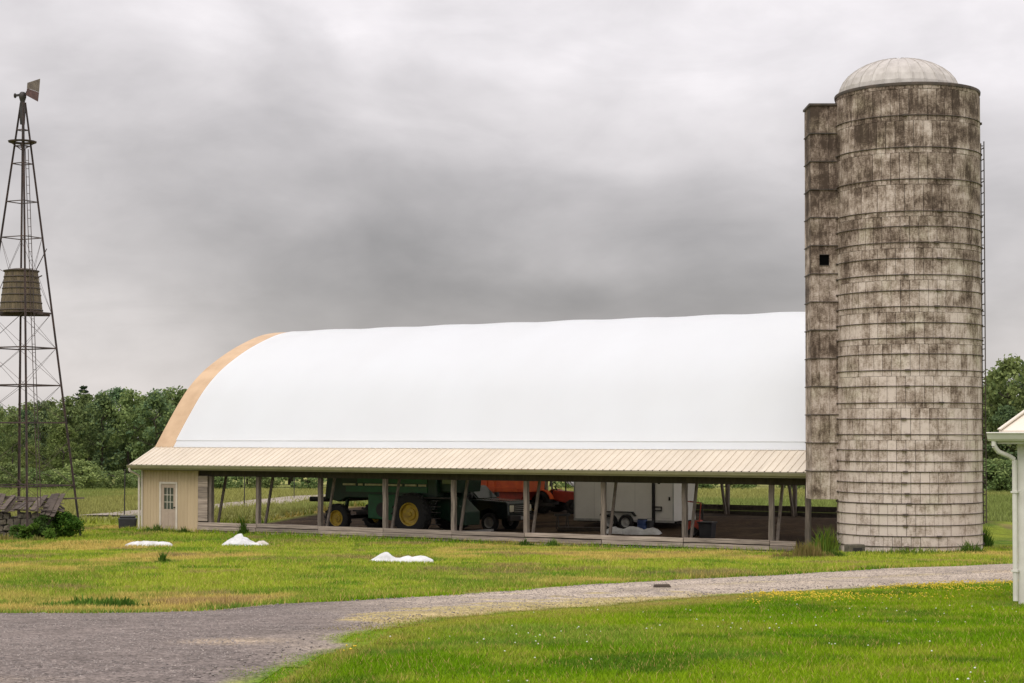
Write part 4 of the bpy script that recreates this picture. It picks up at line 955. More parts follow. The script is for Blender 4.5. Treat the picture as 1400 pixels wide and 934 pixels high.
# hay elevator leaning behind the tractor
a, b = at_Y(748, 657, 92.0), at_Y(786, 669, 90.5)
el = thing('hay_elevator', 'weathered ladder-like hay elevator propped up behind the tractor', 'hay elevator', (a.x, a.y, floor_z(a.x, a.y)))
q0 = Vector((-.5, .3, 2.65 - el.location.z + .0)); q1 = Vector((b.x - a.x + 1.1, b.y - a.y - .6, b.z - .45 - el.location.z)); off = Vector((.0, .5, .06))
for k in (0, 1): MB().bar(q0 + off * k, q1 + off * k, .05, .16).build('side_rail', 'alum', el)
for k in range(14): t = k / 13; c = q0.lerp(q1, t); MB().bar(c, c + off, .05, .06).build('slat', 'alum' if k % 2 else 'dark_metal', el)
for k in range(13): c = q0.lerp(q1, k / 13); d = q0.lerp(q1, (k + 1) / 13); MB().bar(c + Vector((0, -.03, .1)), d + Vector((0, -.03, -.1)), .03).build('truss_bar', 'dark_metal', el)
for t in (.25, .8):
    c = q0.lerp(q1, t); MB().bar((c.x, c.y, -.05), c, .06).build('leg', 'dark_metal', el); MB().bar((c.x, c.y + .5, -.05), c + off, .06).build('leg', 'dark_metal', el)

# white cargo trailer
p = at_z(785, 707, .42); pr = Vector((2.72, 80.0, 0))
tr_ = thing('cargo_trailer', 'white enclosed cargo trailer with a side door', 'trailer', (pr.x, pr.y, floor_z(pr.x, pr.y) - .05), -BA)
tb = MB().box(0, 4.85, 0, 2.1, .42, 2.38).build('body', 'trailer', tr_, bevel=.03)
for k in range(1, 4): MB().box(k * 1.0 - .006, k * 1.0 + .006, -.004, .002, .5, 2.3).build('panel_seam', 'alum', tb)
MB().box(-.02, 4.87, -.012, .03, .36, .46).build('skirt_trim', 'alum', tr_); MB().box(-.02, 4.87, -.012, .03, 2.33, 2.40).build('roof_trim', 'alum', tr_)
for x in (-.012, 4.80): MB().box(x, x + .06, -.014, -.002, .46, 2.33).build('corner_trim', 'alum', tr_)
MB().box(3.86, 3.97, -.10, -.004, .30, 2.36).build('upright', 'black', tr_)
dr2 = MB().box(4.02, 4.76, -.018, -.003, .56, 2.22).build('side_door', 'trailer', tr_, bevel=.01)
MB().box(4.62, 4.70, -.04, -.019, 1.3, 1.46).build('latch', 'black', dr2); MB().box(4.10, 4.22, -.03, -.019, 2.0, 2.12).build('vent', 'black', dr2)
for k, (z0, z1) in enumerate(((.95, 1.0), (1.1, 1.15))): MB().box(3.98, 4.32, -.10, -.06, z0 - .1, z1 - .1).build('grab_rail', 'black', tr_)
MB().box(4.28, 4.32, -.10, -.06, .901, 1.001 - .05 + .1).build('grab_rail', 'black', tr_)
wx = 2.6
for x in (wx - .78, wx):
    for y, o in ((-.05, -1), (2.12, 1)): wheel(tr_, x, y, .34, .2, .2, 'alum', o, 0)
for s_ in (-.17,):
    mb = MB(); mb.prism([(wx - 1.25, .62), (wx - 1.12, .80), (wx + .32, .80), (wx + .48, .62), (wx + .44, .60), (wx + .3, .76), (wx - 1.1, .76), (wx - 1.2, .60)], s_, -.003); mb.build('fender', 'black', tr_)
for y in (.4, 1.7): MB().bar((-.05, y, .36), (4.8, y, .36), .08, .12).build('frame_rail', 'dark_metal', tr_)
MB().bar((4.8, .5, .38), (6.1, 1.05, .40), .07, .1).build('tongue', 'dark_metal', tr_); MB().bar((4.8, 1.6, .38), (6.1, 1.05, .40), .07, .1).build('tongue', 'dark_metal', tr_)
MB().tube((5.7, 1.05, -.02), (5.7, 1.05, .9), .03, 8).build('jack', 'dark_metal', tr_)
for y in (.1, 1.9): MB().box(-.03, -.003, y, y + .1, .6, .74).build('tail_light', 'red', tr_)
MB().lathe([(0, 0), (.05, .0), (.07, .03), (.05, .07), (0, .08)], 10, 'z', (4.3, .1, 2.40)).build('marker_lamp', 'lamp', tr_)

def crumple(name, label, cat, loc, rz, L_, W_, H_, m, seed, prof=None, lip=.5, n=(40, 20), group=None):
    """a heap of sheeting: a closed, folded lump lying on the ground"""
    V = []; nx, ny = n
    for j in range(ny):
        for i in range(nx):
            u, v = i / (nx - 1), j / (ny - 1); e = (math.sin(PI * u) ** .35) * (math.sin(PI * v) ** .5); h = prof(u) if prof else 1.0
            x = (u - .5) * L_; y = (v - .5) * W_ * (.75 + .25 * math.sin(PI * u) + .25 * (float(vn(u * 5, seed, 1, seed)) - .5))
            f = float(fbm(u * L_ * 2.2 + seed * 3.1, v * W_ * 2.5, .5, seed, 3)); r = abs(math.sin((v * 8 + u * 2.5 + f * 3)))
            z = H_ * e * h * (.62 + .5 * (f - .3) + .22 * r)
            V.append((x + (f - .5) * .08, y + (f - .5) * .06, max(z, 0) - .02))
    F = [(j * nx + i, j * nx + i + 1, (j + 1) * nx + i + 1, (j + 1) * nx + i) for j in range(ny - 1) for i in range(nx - 1)]
    nb = len(V); V += [(x, y, -.06) for x, y, z in V]; F += [tuple(nb + k for k in f[::-1]) for f in F]
    rim = [i for i in range(nx)] + [j * nx + nx - 1 for j in range(1, ny)] + [(ny - 1) * nx + i for i in range(nx - 2, -1, -1)] + [j * nx for j in range(ny - 2, 0, -1)]
    F += [(rim[k], nb + rim[k], nb + rim[(k + 1) % len(rim)], rim[(k + 1) % len(rim)]) for k in range(len(rim))]
    mb = MB(); mb.add(V, F); o = mb.build(name, m, None, True); o.location = loc; o.rotation_euler = (0, 0, rz); return tag(o, label, cat, group)
def gp(px, py, dz=.0): p = on_ground(px, py); return (p.x, p.y, g1(p.x, p.y) + dz)
# three lumps of white sheeting on the grass
pa = gp(204, 747); crumple('sheet_roll', 'flat rolled length of white sheeting on the grass before the office door', 'plastic sheet', pa, 0.0, 1.78, .55, .24, 'sheet', 3, None, n=(30, 12))
pa = gp(333, 746)
crumple('crumpled_sheet', 'peaked heap of white sheeting on the grass near the weedy plank wall', 'plastic sheet', pa, -.15, 1.6, .8, .36, 'sheet', 5, lambda u: .42 + .75 * math.exp(-((u - .36) / .30) ** 2) )
pb = gp(357, 746); crumple('sheet_scrap', 'small grubby scrap of sheeting beside the peaked white heap', 'plastic sheet', (pb[0] + .03, pb[1] + .05, pb[2]), .1, .55, .4, .22, 'dirty_sheet', 9, n=(14, 10))
pa = gp(548, 769); crumple('crumpled_sheet', 'long two-humped twist of white sheeting out on the grass', 'plastic sheet', pa, .05, 1.75, .6, .29, 'sheet', 12, lambda u: .62 + .55 * math.exp(-((u - .22) / .13) ** 2) + .30 * math.exp(-((u - .85) / .15) ** 2))
pa = at_Y(864, 725, 76.2); crumple('sheet_pile', 'long low pile of pale plastic sheeting in front of the trailer wheels', 'plastic sheet', (pa.x, pa.y, floor_z(pa.x, pa.y)), -BA * .6, 2.5, .8, .34, 'sheet', 21, lambda u: .6 + .5 * abs(math.sin(u * 9)), n=(34, 12))
# blue drum, black bin, timber, trestle, hand tiller
pa = at_Y(879, 719, 76.6); dm_ = thing('drum', 'blue plastic drum standing beside the trailer wheel', 'drum', (pa.x, pa.y + .3, floor_z(pa.x, pa.y + .3)))
MB().lathe([(0, 0), (.20, 0), (.22, .03), (.225, .25), (.21, .27), (.225, .29), (.225, .45), (.2, .50), (0, .50)], 20).build('shell', 'blue', dm_, auto=40); MB().lathe([(0, .505), (.205, .505), (.205, .54), (0, .54)], 20).build('lid', 'black_plastic', dm_)
pa = at_Y(889, 719, 76.6); dm2 = thing('bucket', 'dark bucket next to the blue drum', 'bucket', (pa.x, pa.y + .2, floor_z(pa.x, pa.y + .2)))
MB().lathe([(0, 0), (.14, 0), (.17, .42), (.18, .42), (.18, .45), (.155, .45), (.13, .03), (0, .03)], 18).build('shell', 'black_plastic', dm2, auto=40); MB().path([(-.17, 0, .44), (-.1, 0, .56), (.1, 0, .56), (.17, 0, .44)], .008, 5).build('handle', 'dark_metal', dm2)
pa = at_Y(967, 731, 73.6); bn = thing('bin', 'square black plastic bin on the bare barn floor', 'bin', (pa.x, pa.y, floor_z(pa.x, pa.y)), -.5)
MB().prism([(-.24, 0), (-.3, .6), (.3, .6), (.24, 0)], -.26, .26).build('shell', 'black_plastic', bn, bevel=.03); MB().box(-.33, .33, -.3, .3, .602, .66).build('lid', 'black_plastic', bn, bevel=.02)
pa = at_Y(951, 722, 74.3); tl = thing('tiller', 'red hand-guided tiller with a tall bent handle', 'tiller', (pa.x, pa.y, floor_z(pa.x, pa.y)), -.5)
MB().prism([(-.3, .25), (-.25, .62), (.25, .68), (.32, .3)], -.16, .16).build('engine', 'red', tl, bevel=.03)
for y in (-.26, .2): wheel(tl, 0, y, .2, .1, .1, 'dark_metal', -1, 0)
MB().path([(.2, -.1, .6), (.28, -.1, 1.35), (-.3, -.1, 1.42)], .022, 6).build('handle', 'red', tl); MB().path([(.2, .12, .6), (.28, .12, 1.35), (-.3, .12, 1.42)], .022, 6).build('handle', 'dark_metal', tl)
for k in range(4): MB().lathe([(0, 0), (.16, 0), (.16, .02), (0, .02)], 8, 'y', (-.4, -.2 + k * .11, .18)).build('tine', 'dark_metal', tl)
pa = at_Y(795, 724, 78.2); ls = thing('timber_stack', 'low stack of dark timber lengths on the barn floor', 'timber', (pa.x, pa.y, floor_z(pa.x, pa.y)), -BA * .4)
for r in range(2):
    for k in range(4): MB().box(-1.0 + rnd.uniform(-.1, .1), 1.0 + rnd.uniform(-.1, .1), -.3 + k * .15, -.16 + k * .15, r * .09 - .01, r * .09 + .075).build('beam', 'wood_dark', ls)
pa = at_Y(769, 721, 79.5); st = thing('sawhorse', 'thin-legged dark sawhorse in front of the tractor', 'sawhorse', (pa.x, pa.y, floor_z(pa.x, pa.y)), .3)
MB().bar((-.35, 0, .62), (.35, 0, .62), .08, .1).build('beam', 'dark_metal', st)
for x in (-.22, .22):
    for y in (-.22, .22): MB().bar((x, y, -.03), (x, y * .2, .6), .035).build('leg', 'dark_metal', st)
pa = at_Y(655, 716, 76.0); rl = thing('drawbar_frame', 'pale steel bar frame lying on the floor near the truck', 'frame', (pa.x, pa.y, floor_z(pa.x, pa.y)), -.3)
MB().bar((-.9, 0, .12), (.6, .1, .22), .06, .08).build('bar', 'alum', rl); MB().bar((-.7, -.3, .05), (.5, .05, .18), .05, .06).build('bar', 'alum', rl); MB().box(-.75, -.6, -.3, .05, -.03, .09).build('foot', 'dark_metal', rl)
# black stock box and thin poles by the office
pa = at_z(174.5, 722, 0.0); bx = thing('stock_tank', 'black plastic box beside the cream office wall', 'box', (pa.x, pa.y, g1(pa.x, pa.y)), .15)
MB().prism([(-.36, 0), (-.40, .46), (.40, .46), (.36, 0)], -.3, .3).build('shell', 'black_plastic', bx, bevel=.03); MB().box(-.34, .34, -.24, .24, .462, .56).build('lid', 'black_plastic', bx, bevel=.03)
for px, py, h, lb in ((170, 706, 2.3, 'thin grey steel pole in the field beside the black box'), (334, 690, 1.9, 'thin dark pole at the edge of the lane behind the barn'), (402, 672, 1.6, 'short thin pole far off where the lane meets the trees')):
    p = on_ground(px, py) if px == 170 else at_z(px, py, 0); q = Vector((p.x, p.y, g1(p.x, p.y))); po = thing('pole', lb, 'pole', q); MB().tube((0, 0, -.2), (.02, 0, h), .03, 8).build('shaft', 'dark_metal', po); MB().lathe([(0, h - .02), (.04, h - .02), (.04, h + .03), (0, h + .05)], 8, 'z', (.02, 0, 0)).build('cap', 'dark_metal', po)
pa = gp(905, 806); o = MB(); 
o.prism([(-.16, 0), (-.14, .05), (.13, .06), (.17, 0)], -.05, .05); o = o.build('wood_scrap', 'board', None, bevel=.01); o.location = (pa[0], pa[1], pa[2] + .04); tag(o, 'small dark scrap of wood lying on the gravel road', 'scrap')

# ------------------------------------------------------------------ house corner at the right edge
HY = 27.8
hx0, hy0 = at_Y(1398, 700, HY).x, HY + .12
hg = g1(hx0, hy0); house = thing('house', 'white sided house corner with gutter and bent downspout', 'house', (hx0, hy0, hg), -math.radians(34))
W_, D_, EH = 9.0, 7.0, 2.45
row = .14; nrow = int(EH / row)
for k in range(nrow):
    z0 = .12 + k * row; MB().prism([(0.0, z0), (-.025, z0 + .004), (-.004, z0 + row - .003), (.0, z0 + row - .003)], .09, W_ - .09, 'x').build('clapboard', 'house', house)
    mb = MB(); mb.prism([(.0, z0), (-.025, z0 + .004), (-.004, z0 + row - .003), (.0, z0 + row - .003)], .09, D_); mb.build('clapboard', 'house', house)
MB().box(.03, W_, .006, .1, -.3, EH + .1).build('wall', 'house', house); MB().box(.006, .1, .1, D_, -.3, EH + .1).build('wall', 'house', house)
MB().box(.1, W_, D_ - .1, D_, -.3, EH + .1).build('wall', 'house', house); MB().box(W_ - .1, W_, .1, D_ - .1, -.3, EH + .1).build('wall', 'house', house)
MB().box(-.03, .09, -.03, .004, .0, EH).build('corner_board', 'house_trim', house); MB().box(-.03, .004, .004, .09, .0, EH).build('corner_board', 'house_trim', house)
OV = .24; ez = CAM.z + .055 - hg                      # roof edge sits just above eye level
MB().box(-OV, W_ + OV, -OV, D_ + OV, ez - .15, ez - .12).build('soffit', 'house_trim', house)
MB().box(-OV - .001, W_ + OV, -OV - .02, -OV, ez - .19, ez - .02).build('fascia', 'house_trim', house); MB().box(-OV - .02, -OV - .002, -OV - .02, D_ + OV, ez - .19, ez - .02).build('fascia', 'house_trim', house)
gutter(house, -OV - .14, W_ + OV, -OV - .022, 1, ez - .145, 'house_trim')
gz_ = ez - .145; g = MB(); g.prism([(-OV - .022, gz_), (-OV - .10, gz_), (-OV - .155, gz_ + .115), (-OV - .165, gz_ + .13), (-OV - .13, gz_ + .12), (-OV - .09, gz_ + .02), (-OV - .022, gz_ + .02)], -OV, D_ + OV); g.build('gutter', 'house_trim', house)
hw = (D_ + 2 * OV) / 2; rh = hw * .95
c0, c1, c2, c3 = (-OV, -OV, ez), (W_ + OV, -OV, ez), (W_ + OV, D_ + OV, ez), (-OV, D_ + OV, ez); r0, r1 = (-OV + hw, D_ / 2, ez + rh), (W_ + OV - hw, D_ / 2, ez + rh)
lift = lambda p, d: (p[0], p[1], p[2] + d)
mb = MB(); vs = [c0, c1, c2, c3, r0, r1]; mb.add([lift(p, -.02) for p in vs] + [lift(p, .015) for p in vs], [(6, 7, 11, 10), (7, 8, 11), (8, 9, 10, 11), (9, 6, 10), (0, 4, 5, 1), (1, 5, 2), (2, 5, 4, 3), (3, 4, 0), (0, 1, 7, 6), (1, 2, 8, 7), (2, 3, 9, 8), (3, 0, 6, 9)]); rf_ = mb.build('roof', 'house_roof', house)
for a, b in ((c0, r0), (c1, r1), (c2, r1), (c3, r0), (r0, r1)): MB().bar(lift(a, .03), lift(b, .03), .10, .02).build('hip_cap', 'house_roof', rf_)
dX = -.055
MB().path([(-OV - .06, -OV - .06, ez - .14), (-OV - .06, -OV - .06, ez - .22), (-OV - .01, -OV + .0, ez - .31), (dX - .06, -.12, ez - .38), (dX - .005, -.085, ez - .43), (dX, -.085, ez - .50), (dX, -.085, .06)], .038, 10).build('downspout', 'house_trim', house)
for z in (.5, 1.7): MB().box(dX - .05, dX + .05, -.13, -.03, z, z + .03).build('strap', 'house_trim', house)

# ------------------------------------------------------------------ trees
G1 = np.array([.125, .180, .068]); G2 = np.array([.24, .30, .105]); G3 = np.array([.095, .148, .082])
def leaf_cloud(centres, radii, n, size, seed, ca, cb, flat=.0, keep=None):
    """leaf-sized faces spread through many small clumps; returns verts, quads, colours"""
    r = np.random.default_rng(seed); k = r.integers(0, len(centres), n); C = np.asarray(centres)[k]; R = np.asarray(radii)[k]
    d = r.normal(size=(n, 3)); d /= np.linalg.norm(d, axis=1)[:, None]; rad = r.random(n) ** .42
    P = C + d * rad[:, None] * R[:, None] * np.array([1, 1, .8])
    t = r.normal(size=(n, 3)); t /= np.linalg.norm(t, axis=1)[:, None]; t = t * .75 + np.c_[d[:, :2], d[:, 2] + .3] * .55; t /= np.linalg.norm(t, axis=1)[:, None]
    up = r.normal(size=(n, 3)); a = np.cross(t, up); a /= np.linalg.norm(a, axis=1)[:, None] + 1e-9; b = np.cross(t, a)
    s = size * r.uniform(.6, 1.35, n)[:, None]
    V = np.stack([P - a * s * .5, P - b * s * .28 , P + a * s * .55, P + b * s * .3], 1).reshape(-1, 3)
    F = np.arange(n * 4).reshape(n, 4); tone = np.clip(r.normal(.45, .28, n) + (k % 7 - 3) * .05, 0, 1)
    c = ca[None] * (1 - tone[:, None]) + cb[None] * tone[:, None]
    return V, F, np.repeat(c, 4, 0)
def tree_proto(name, h, w, seed, ca, cb, low=.12, n=5200, size=.42, top=None):
    r = random.Random(seed); centres = []; radii = []
    for k in range(70):
        t = r.random() ** .85; z = h * (low + (1 - low) * t); env = w * .5 * (math.sin(PI * min(1, .18 + .78 * t)) ** .7) * (1.0 if t < .8 else (1.1 - t) / .3)
        a = r.uniform(0, 2 * PI); q = env * (r.random() ** .5); centres.append((q * math.cos(a), q * math.sin(a), z)); radii.append(r.uniform(.35, 1.2) * w / 7.0)
    V, F, c = leaf_cloud(centres, radii, n, size, seed, ca, cb)
    root = thing(name, 'tree', 'tree'); me = np_mesh('crown', V, F, c, 4); link('crown', me, 'leaf', root)
    mb = MB(); pts = [Vector((0, 0, -.5))]; 
    for k in range(1, 7): pts.append(Vector((r.uniform(-.15, .15) * k, r.uniform(-.15, .15) * k, h * .145 * k)))
    for k in range(6): mb.tube(pts[k], pts[k + 1], .24 * h / 12 * (1 - k / 6.6), 7, .24 * h / 12 * (1 - (k + 1) / 6.6))
    for k in range(9):
        i = r.randint(1, 5); a = r.uniform(0, 2 * PI); L_ = w * r.uniform(.25, .42); e = pts[i] + Vector((math.cos(a) * L_, math.sin(a) * L_, L_ * r.uniform(.3, .8))); mb.tube(pts[i], e, .07, 5, .02)
    mb.build('trunk', 'trunk', root); return root
def pine_proto(name, h, w, seed):
    r = random.Random(seed); centres = []; radii = []; mb = MB(); mb.tube((0, 0, -.5), (0, 0, h), .2, 7, .03)
    z = h * .2; k = 0
    while z < h * .985:
        t = z / h; L_ = w * .5 * (1 - t) ** .75 * 1.1 + .12; nb = 6 if t < .9 else 4
        for j in range(nb):
            a = 2 * PI * j / nb + k * .7 + r.uniform(-.2, .2); l = L_ * r.uniform(.7, 1.1); e = Vector((math.cos(a) * l, math.sin(a) * l, z + l * r.uniform(.05, .3))); mb.tube((0, 0, z), e, .035, 4, .012)
            for q in (.45, .7, .95): centres.append(tuple(Vector((0, 0, z)).lerp(e, q))); radii.append(.22 + .16 * (1 - t) * q * 2)
        z += h * .065 * (1.15 - t * .6); k += 1
    V, F, c = leaf_cloud(centres, radii, 5200, .30, seed, np.array([.030, .055, .028]), np.array([.06, .09, .04]))
    root = thing(name, 'tree', 'tree'); link('crown', np_mesh('crown', V, F, c, 4), 'leaf', root); mb.build('trunk', 'trunk', root); return root
protos = [tree_proto('broadleaf_tree', 12.0, 8.5, 101, G1, G2), tree_proto('broadleaf_tree', 12.0, 7.0, 102, G3, G2 * .85), tree_proto('broadleaf_tree', 12.0, 9.5, 103, G1 * .85, G2 * .9, .06),
          tree_proto('broadleaf_tree', 12.0, 8.0, 104, G3 * .9, G1 * 1.3), tree_proto('broadleaf_tree', 12.0, 7.5, 105, np.array([.12, .16, .045]), np.array([.22, .25, .085]), .05)]
pine = pine_proto('pine_tree', 13.5, 6.5, 120)
bush_p = tree_proto('shrub', 3.4, 5.0, 131, G1, G2 * 1.1, .02, 2600, .30)
used = set()
def place_tree(proto, px, ytop, Y, label, group=None, base_h=12.0, rz=None, wide=1.0):
    o = proto if proto.name not in used else copy_tree(proto)
    used.add(proto.name)
    x = (px - 700) / FPX * Y; z = g1(x, Y); top = at_Y(px, ytop, Y).z; k = (top - z) / base_h
    o.location = (x, Y, z - .1); o.rotation_euler = (0, 0, rnd.uniform(0, 6.28) if rz is None else rz); o.scale = (k * wide, k * wide, k * 1.03)
    o['label'] = label
    if group: o['group'] = group
    return o
WL = 'leafy green broadleaf tree in the wood line behind the field'; WG = 'trees along the wood line'
left = [(-30, 562, 1, 205), (-8, 560, 0, 212), (18, 573, 2, 200), (34, 566, 3, 218), (56, 556, 1, 208), (72, 563, 0, 222), (95, 549, 0, 205), (120, 546, 2, 214), (141, 543, 1, 206), (160, 537, 3, 219), (178, 540, 0, 207), (196, 548, 2, 213), (214, 541, 1, 205), (234, 538, 0, 215), (252, 540, 2, 206), (275, 545, 3, 214), (300, 540, 0, 206), (330, 545, 1, 216), (365, 542, 2, 208), (400, 545, 3, 214), (440, 543, 0, 209), (480, 546, 1, 216)]
for px, yt, k, Y in left: place_tree(protos[k], px, yt, Y, WL, WG)
for px in range(-40, 500, 27): place_tree(protos[rnd.choice([0, 1, 2, 3])], px + rnd.uniform(-6, 6), rnd.uniform(553, 572), rnd.uniform(224, 240), WL, WG)
place_tree(pine, 114, 529.5, 216, 'pointed dark pine rising above the wood line', None, 13.5)
place_tree(protos[4], 87, 585, 199, 'pale yellow-green tree at the front of the wood line', None, wide=1.25)
place_tree(protos[4], 42, 612, 196, 'small pale sapling before the wood line by the windmill legs', None, wide=1.15)
for px in range(520, 1340, 46): place_tree(protos[rnd.choice([0, 1, 2, 3])], px + rnd.uniform(-8, 8), rnd.uniform(540, 560), rnd.uniform(206, 235), WL, WG)
RL = 'tall broadleaf tree standing beyond the silo and the house'; RG = 'trees beyond the silo'
for px, yt, k, Y in ((1330, 540, 2, 196), (1352, 532, 1, 190), (1366, 516, 0, 182), (1385, 500, 2, 178), (1406, 506, 1, 184), (1426, 502, 3, 180), (1450, 512, 0, 190), (1376, 560, 3, 174), (1352, 570, 0, 176), (1398, 565, 2, 175), (1345, 548, 3, 205), (1410, 530, 0, 205)): place_tree(protos[k], px, yt, Y, RL, RG)
SL = 'low leafy shrub along the foot of the wood line'; SG = 'shrubs at the wood edge'
for px in list(range(-40, 300, 22)) + list(range(300, 1340, 60)) + [1345, 1362, 1380, 1400, 1420]:
    Y = rnd.uniform(188, 197) if px < 1340 else rnd.uniform(168, 172); q = px + rnd.uniform(-6, 6); yb = 1.0
    place_tree(bush_p, q, rnd.uniform(632, 648) if px < 1340 else rnd.uniform(628, 642), Y, SL, SG, 3.4, wide=1.35)
# ragged shrub at the foot of the windmill
def shrub(px, py, w, h, n, size, seed, label, ca, cb, name='shrub', Y=None, zoff=0):
    p = on_ground(px, py) if Y is None else at_Y(px, py, Y); r = random.Random(seed); cs = []; rs = []
    for k in range(22):
        t = r.random(); a = r.uniform(0, 2 * PI); q = w * .45 * (1 - .6 * t) * r.random() ** .5; cs.append((q * math.cos(a), q * math.sin(a) * .8, h * (.1 + .8 * t))); rs.append(r.uniform(.16, .30) * h)
    V, F, c = leaf_cloud(cs, rs, n, size, seed, ca, cb); V[:, 2] = np.maximum(V[:, 2], 0.0)
    root = thing(name, label, 'plant', (p.x, p.y, g1(p.x, p.y))); link('foliage', np_mesh('foliage', V, F, c, 4), 'leaf', root)
    mb = MB()
    for k in range(7): e = Vector(cs[k * 3]); mb.tube((r.uniform(-.1, .1), r.uniform(-.1, .1), -.05), e, .018, 5, .006)
    mb.build('stem', 'trunk', root); return root
B1, B2 = np.array([.05, .115, .016]), np.array([.11, .19, .026])
shrub(93, 736, 1.9, 1.15, 3400, .11, 201, 'dense dark green shrub at the foot of the windmill leg', B1, B2)
shrub(73, 733, .7, .95, 900, .10, 202, 'narrow dark shrub growing against the ruined hut', B1 * .8, B2 * .8)
shrub(40, 738, 1.2, .62, 1300, .10, 203, 'low bright weeds beside the nearest windmill foot', B1 * 1.3, np.array([.11, .18, .03]))
shrub(55, 726, 1.3, 1.0, 1400, .10, 207, 'ragged shrub half covering the fallen roof boards', B1 * .8, np.array([.10, .14, .04]), Y=72.4)
shrub(24, 737, 1.3, .55, 1000, .10, 206, 'sprawling weeds before the rubble wall of the hut', B1 * 1.2, np.array([.14, .17, .045]))
shrub(68, 739, .7, .45, 700, .09, 204, 'low weeds between the windmill foot and the dense shrub', B1 * 1.3, np.array([.10, .17, .03]))
shrub(14, 733, 1.5, .8, 1500, .10, 205, 'weeds growing over the wall of the ruined hut', B1 * 1.2, np.array([.13, .17, .04]))
# upright weeds as blades and leaves
def weeds(px, py, n, h, w, seed, label, ca, cb, name='weed_clump', kind=None):
    p = on_ground(px, py); r = np.random.default_rng(seed); V = []; F = []; C = []
    for k in range(n):
        a = r.uniform(0, 2 * PI); q = w * .5 * r.random() ** .8; b = np.array([q * math.cos(a), q * math.sin(a) * .6, -.03]); hh = h * r.uniform(.35, 1.0) * (1.05 - .75 * (2 * q / w) ** 1.5) * (.55 + .9 * float(vn(b[0] * 3 + seed, b[1] * 3, .5, seed))); ln = r.normal(size=2) * .22 * hh; wd = r.uniform(.010, .022)
        d = r.uniform(0, PI); ex = np.array([math.cos(d), math.sin(d), 0]) * wd; m_ = b + np.array([ln[0] * .35, ln[1] * .35, hh * .6]); e = b + np.array([ln[0], ln[1], hh]); i = len(V)
        V += [b - ex, b + ex, m_ + ex * .8, m_ - ex * .8, e]; F += [(i, i + 1, i + 2, i + 3), (i + 3, i + 2, i + 4)]; t = r.random(); C += [ca * (1 - t) + cb * t] * 5
    me = bpy.data.meshes.new('blades'); me.from_pydata([tuple(v) for v in V], [], F); at = me.attributes.new('col', 'FLOAT_COLOR', 'POINT'); at.data.foreach_set('color', np.hstack([np.array(C), np.ones((len(C), 1))]).astype(np.float32).ravel())
    o = link(name, me, 'grass'); o.location = (p.x, p.y, g1(p.x, p.y)); return tag(o, label, 'weeds', kind=kind)
DR1, DR2 = np.array([.28, .21, .08]), np.array([.20, .19, .05])
weeds(1128, 757, 420, .95, 1.5, 1, 'tall green grass clump between the knee wall and the silo', B1 * 1.4, np.array([.15, .2, .03]))
weeds(1098, 764, 520, .55, 2.0, 2, 'heap of pale dry grass at the end of the plank wall', DR1, DR2)
weeds(1137, 763, 300, .4, 1.0, 3, 'short green weeds beside the dark block at the silo', B1 * 1.2, np.array([.13, .18, .03]))
weeds(1345, 748, 300, .8, .7, 4, 'dark leafy weeds at the right foot of the silo', B1, B2)
weeds(1250, 759, 520, .32, 4.2, 5, 'thin fringe of weeds along the front of the silo foot', B1 * 1.3, np.array([.16, .19, .03]), kind='stuff')
weeds(1325, 757, 260, .45, 1.1, 6, 'leafy tuft just inside the right foot of the silo', B1, B2 * 1.1)
weeds(333, 731, 160, .75, .5, 7, 'single upright weed against the plank wall', B1, B2, kind='stuff')
weeds(212, 728, 260, .42, 1.5, 8, 'weeds along the base of the office door', B1 * 1.2, np.array([.12, .15, .03]))
weeds(250, 729, 200, .36, 1.0, 9, 'low weeds along the base of the office wall right of the door', B1 * 1.2, np.array([.12, .15, .03]))
weeds(718, 747, 180, .40, .9, 10, 'weed tuft at the plank wall below the middle post', B1, B2)
weeds(755, 748, 160, .34, .7, 11, 'smaller weed tuft along the plank wall', B1, B2)
weeds(124, 831, 700, .22, 1.9, 12, 'dark rushy clump at the edge of the gravel', B1 * 1.1, B2 * 1.1, kind='stuff')
weeds(170, 832, 500, .2, 1.6, 13, 'lower trailing end of the rushy clump by the gravel', B1, B2, kind='stuff')
weeds(222, 771, 260, .3, .5, 14, 'small dark weed alone in the rough grass', B1, B2)
weeds(50, 741, 200, .4, .8, 15, 'dry tuft around the nearest windmill foot', DR1, DR2)
weeds(5, 739, 260, .3, 1.6, 16, 'dry straw on the earth heap by the ruined hut', DR1, DR2 * .9)

# ------------------------------------------------------------------ grass, flowers and stones
def in_house(x, y):
    a = math.radians(34); dx, dy = x - hx0, y - hy0; return (dx * math.cos(a) - dy * math.sin(a) > -.02) & (dx * math.sin(a) + dy * math.cos(a) > -.03)
def blades(name, x, y, h, w, c, label, lean=.35):
    n = len(x); z = gz(x, y) - .012; d = rng.uniform(0, PI, n); ex = np.c_[np.cos(d) * w, np.sin(d) * w, np.zeros(n)]
    b = np.c_[x, y, z]; l = rng.normal(size=(n, 2)) * lean; tip = b + np.c_[l[:, 0] * h, l[:, 1] * h, h]
    V = np.stack([b - ex, b + ex, tip], 1).reshape(-1, 3); F = np.arange(n * 3).reshape(n, 3)
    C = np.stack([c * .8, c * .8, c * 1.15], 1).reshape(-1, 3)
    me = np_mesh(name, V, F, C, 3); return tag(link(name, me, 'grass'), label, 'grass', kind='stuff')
def view_points(n, y0, y1, extra=1.12, dens=None):
    """points spread over the ground the photograph shows, a little wider than the frame"""
    v = rng.random(n); y = (y0 ** .6 + v * (y1 ** .6 - y0 ** .6)) ** (1 / .6); x = (rng.random(n) * 2 - 1) * .28 * extra * y; return x, y
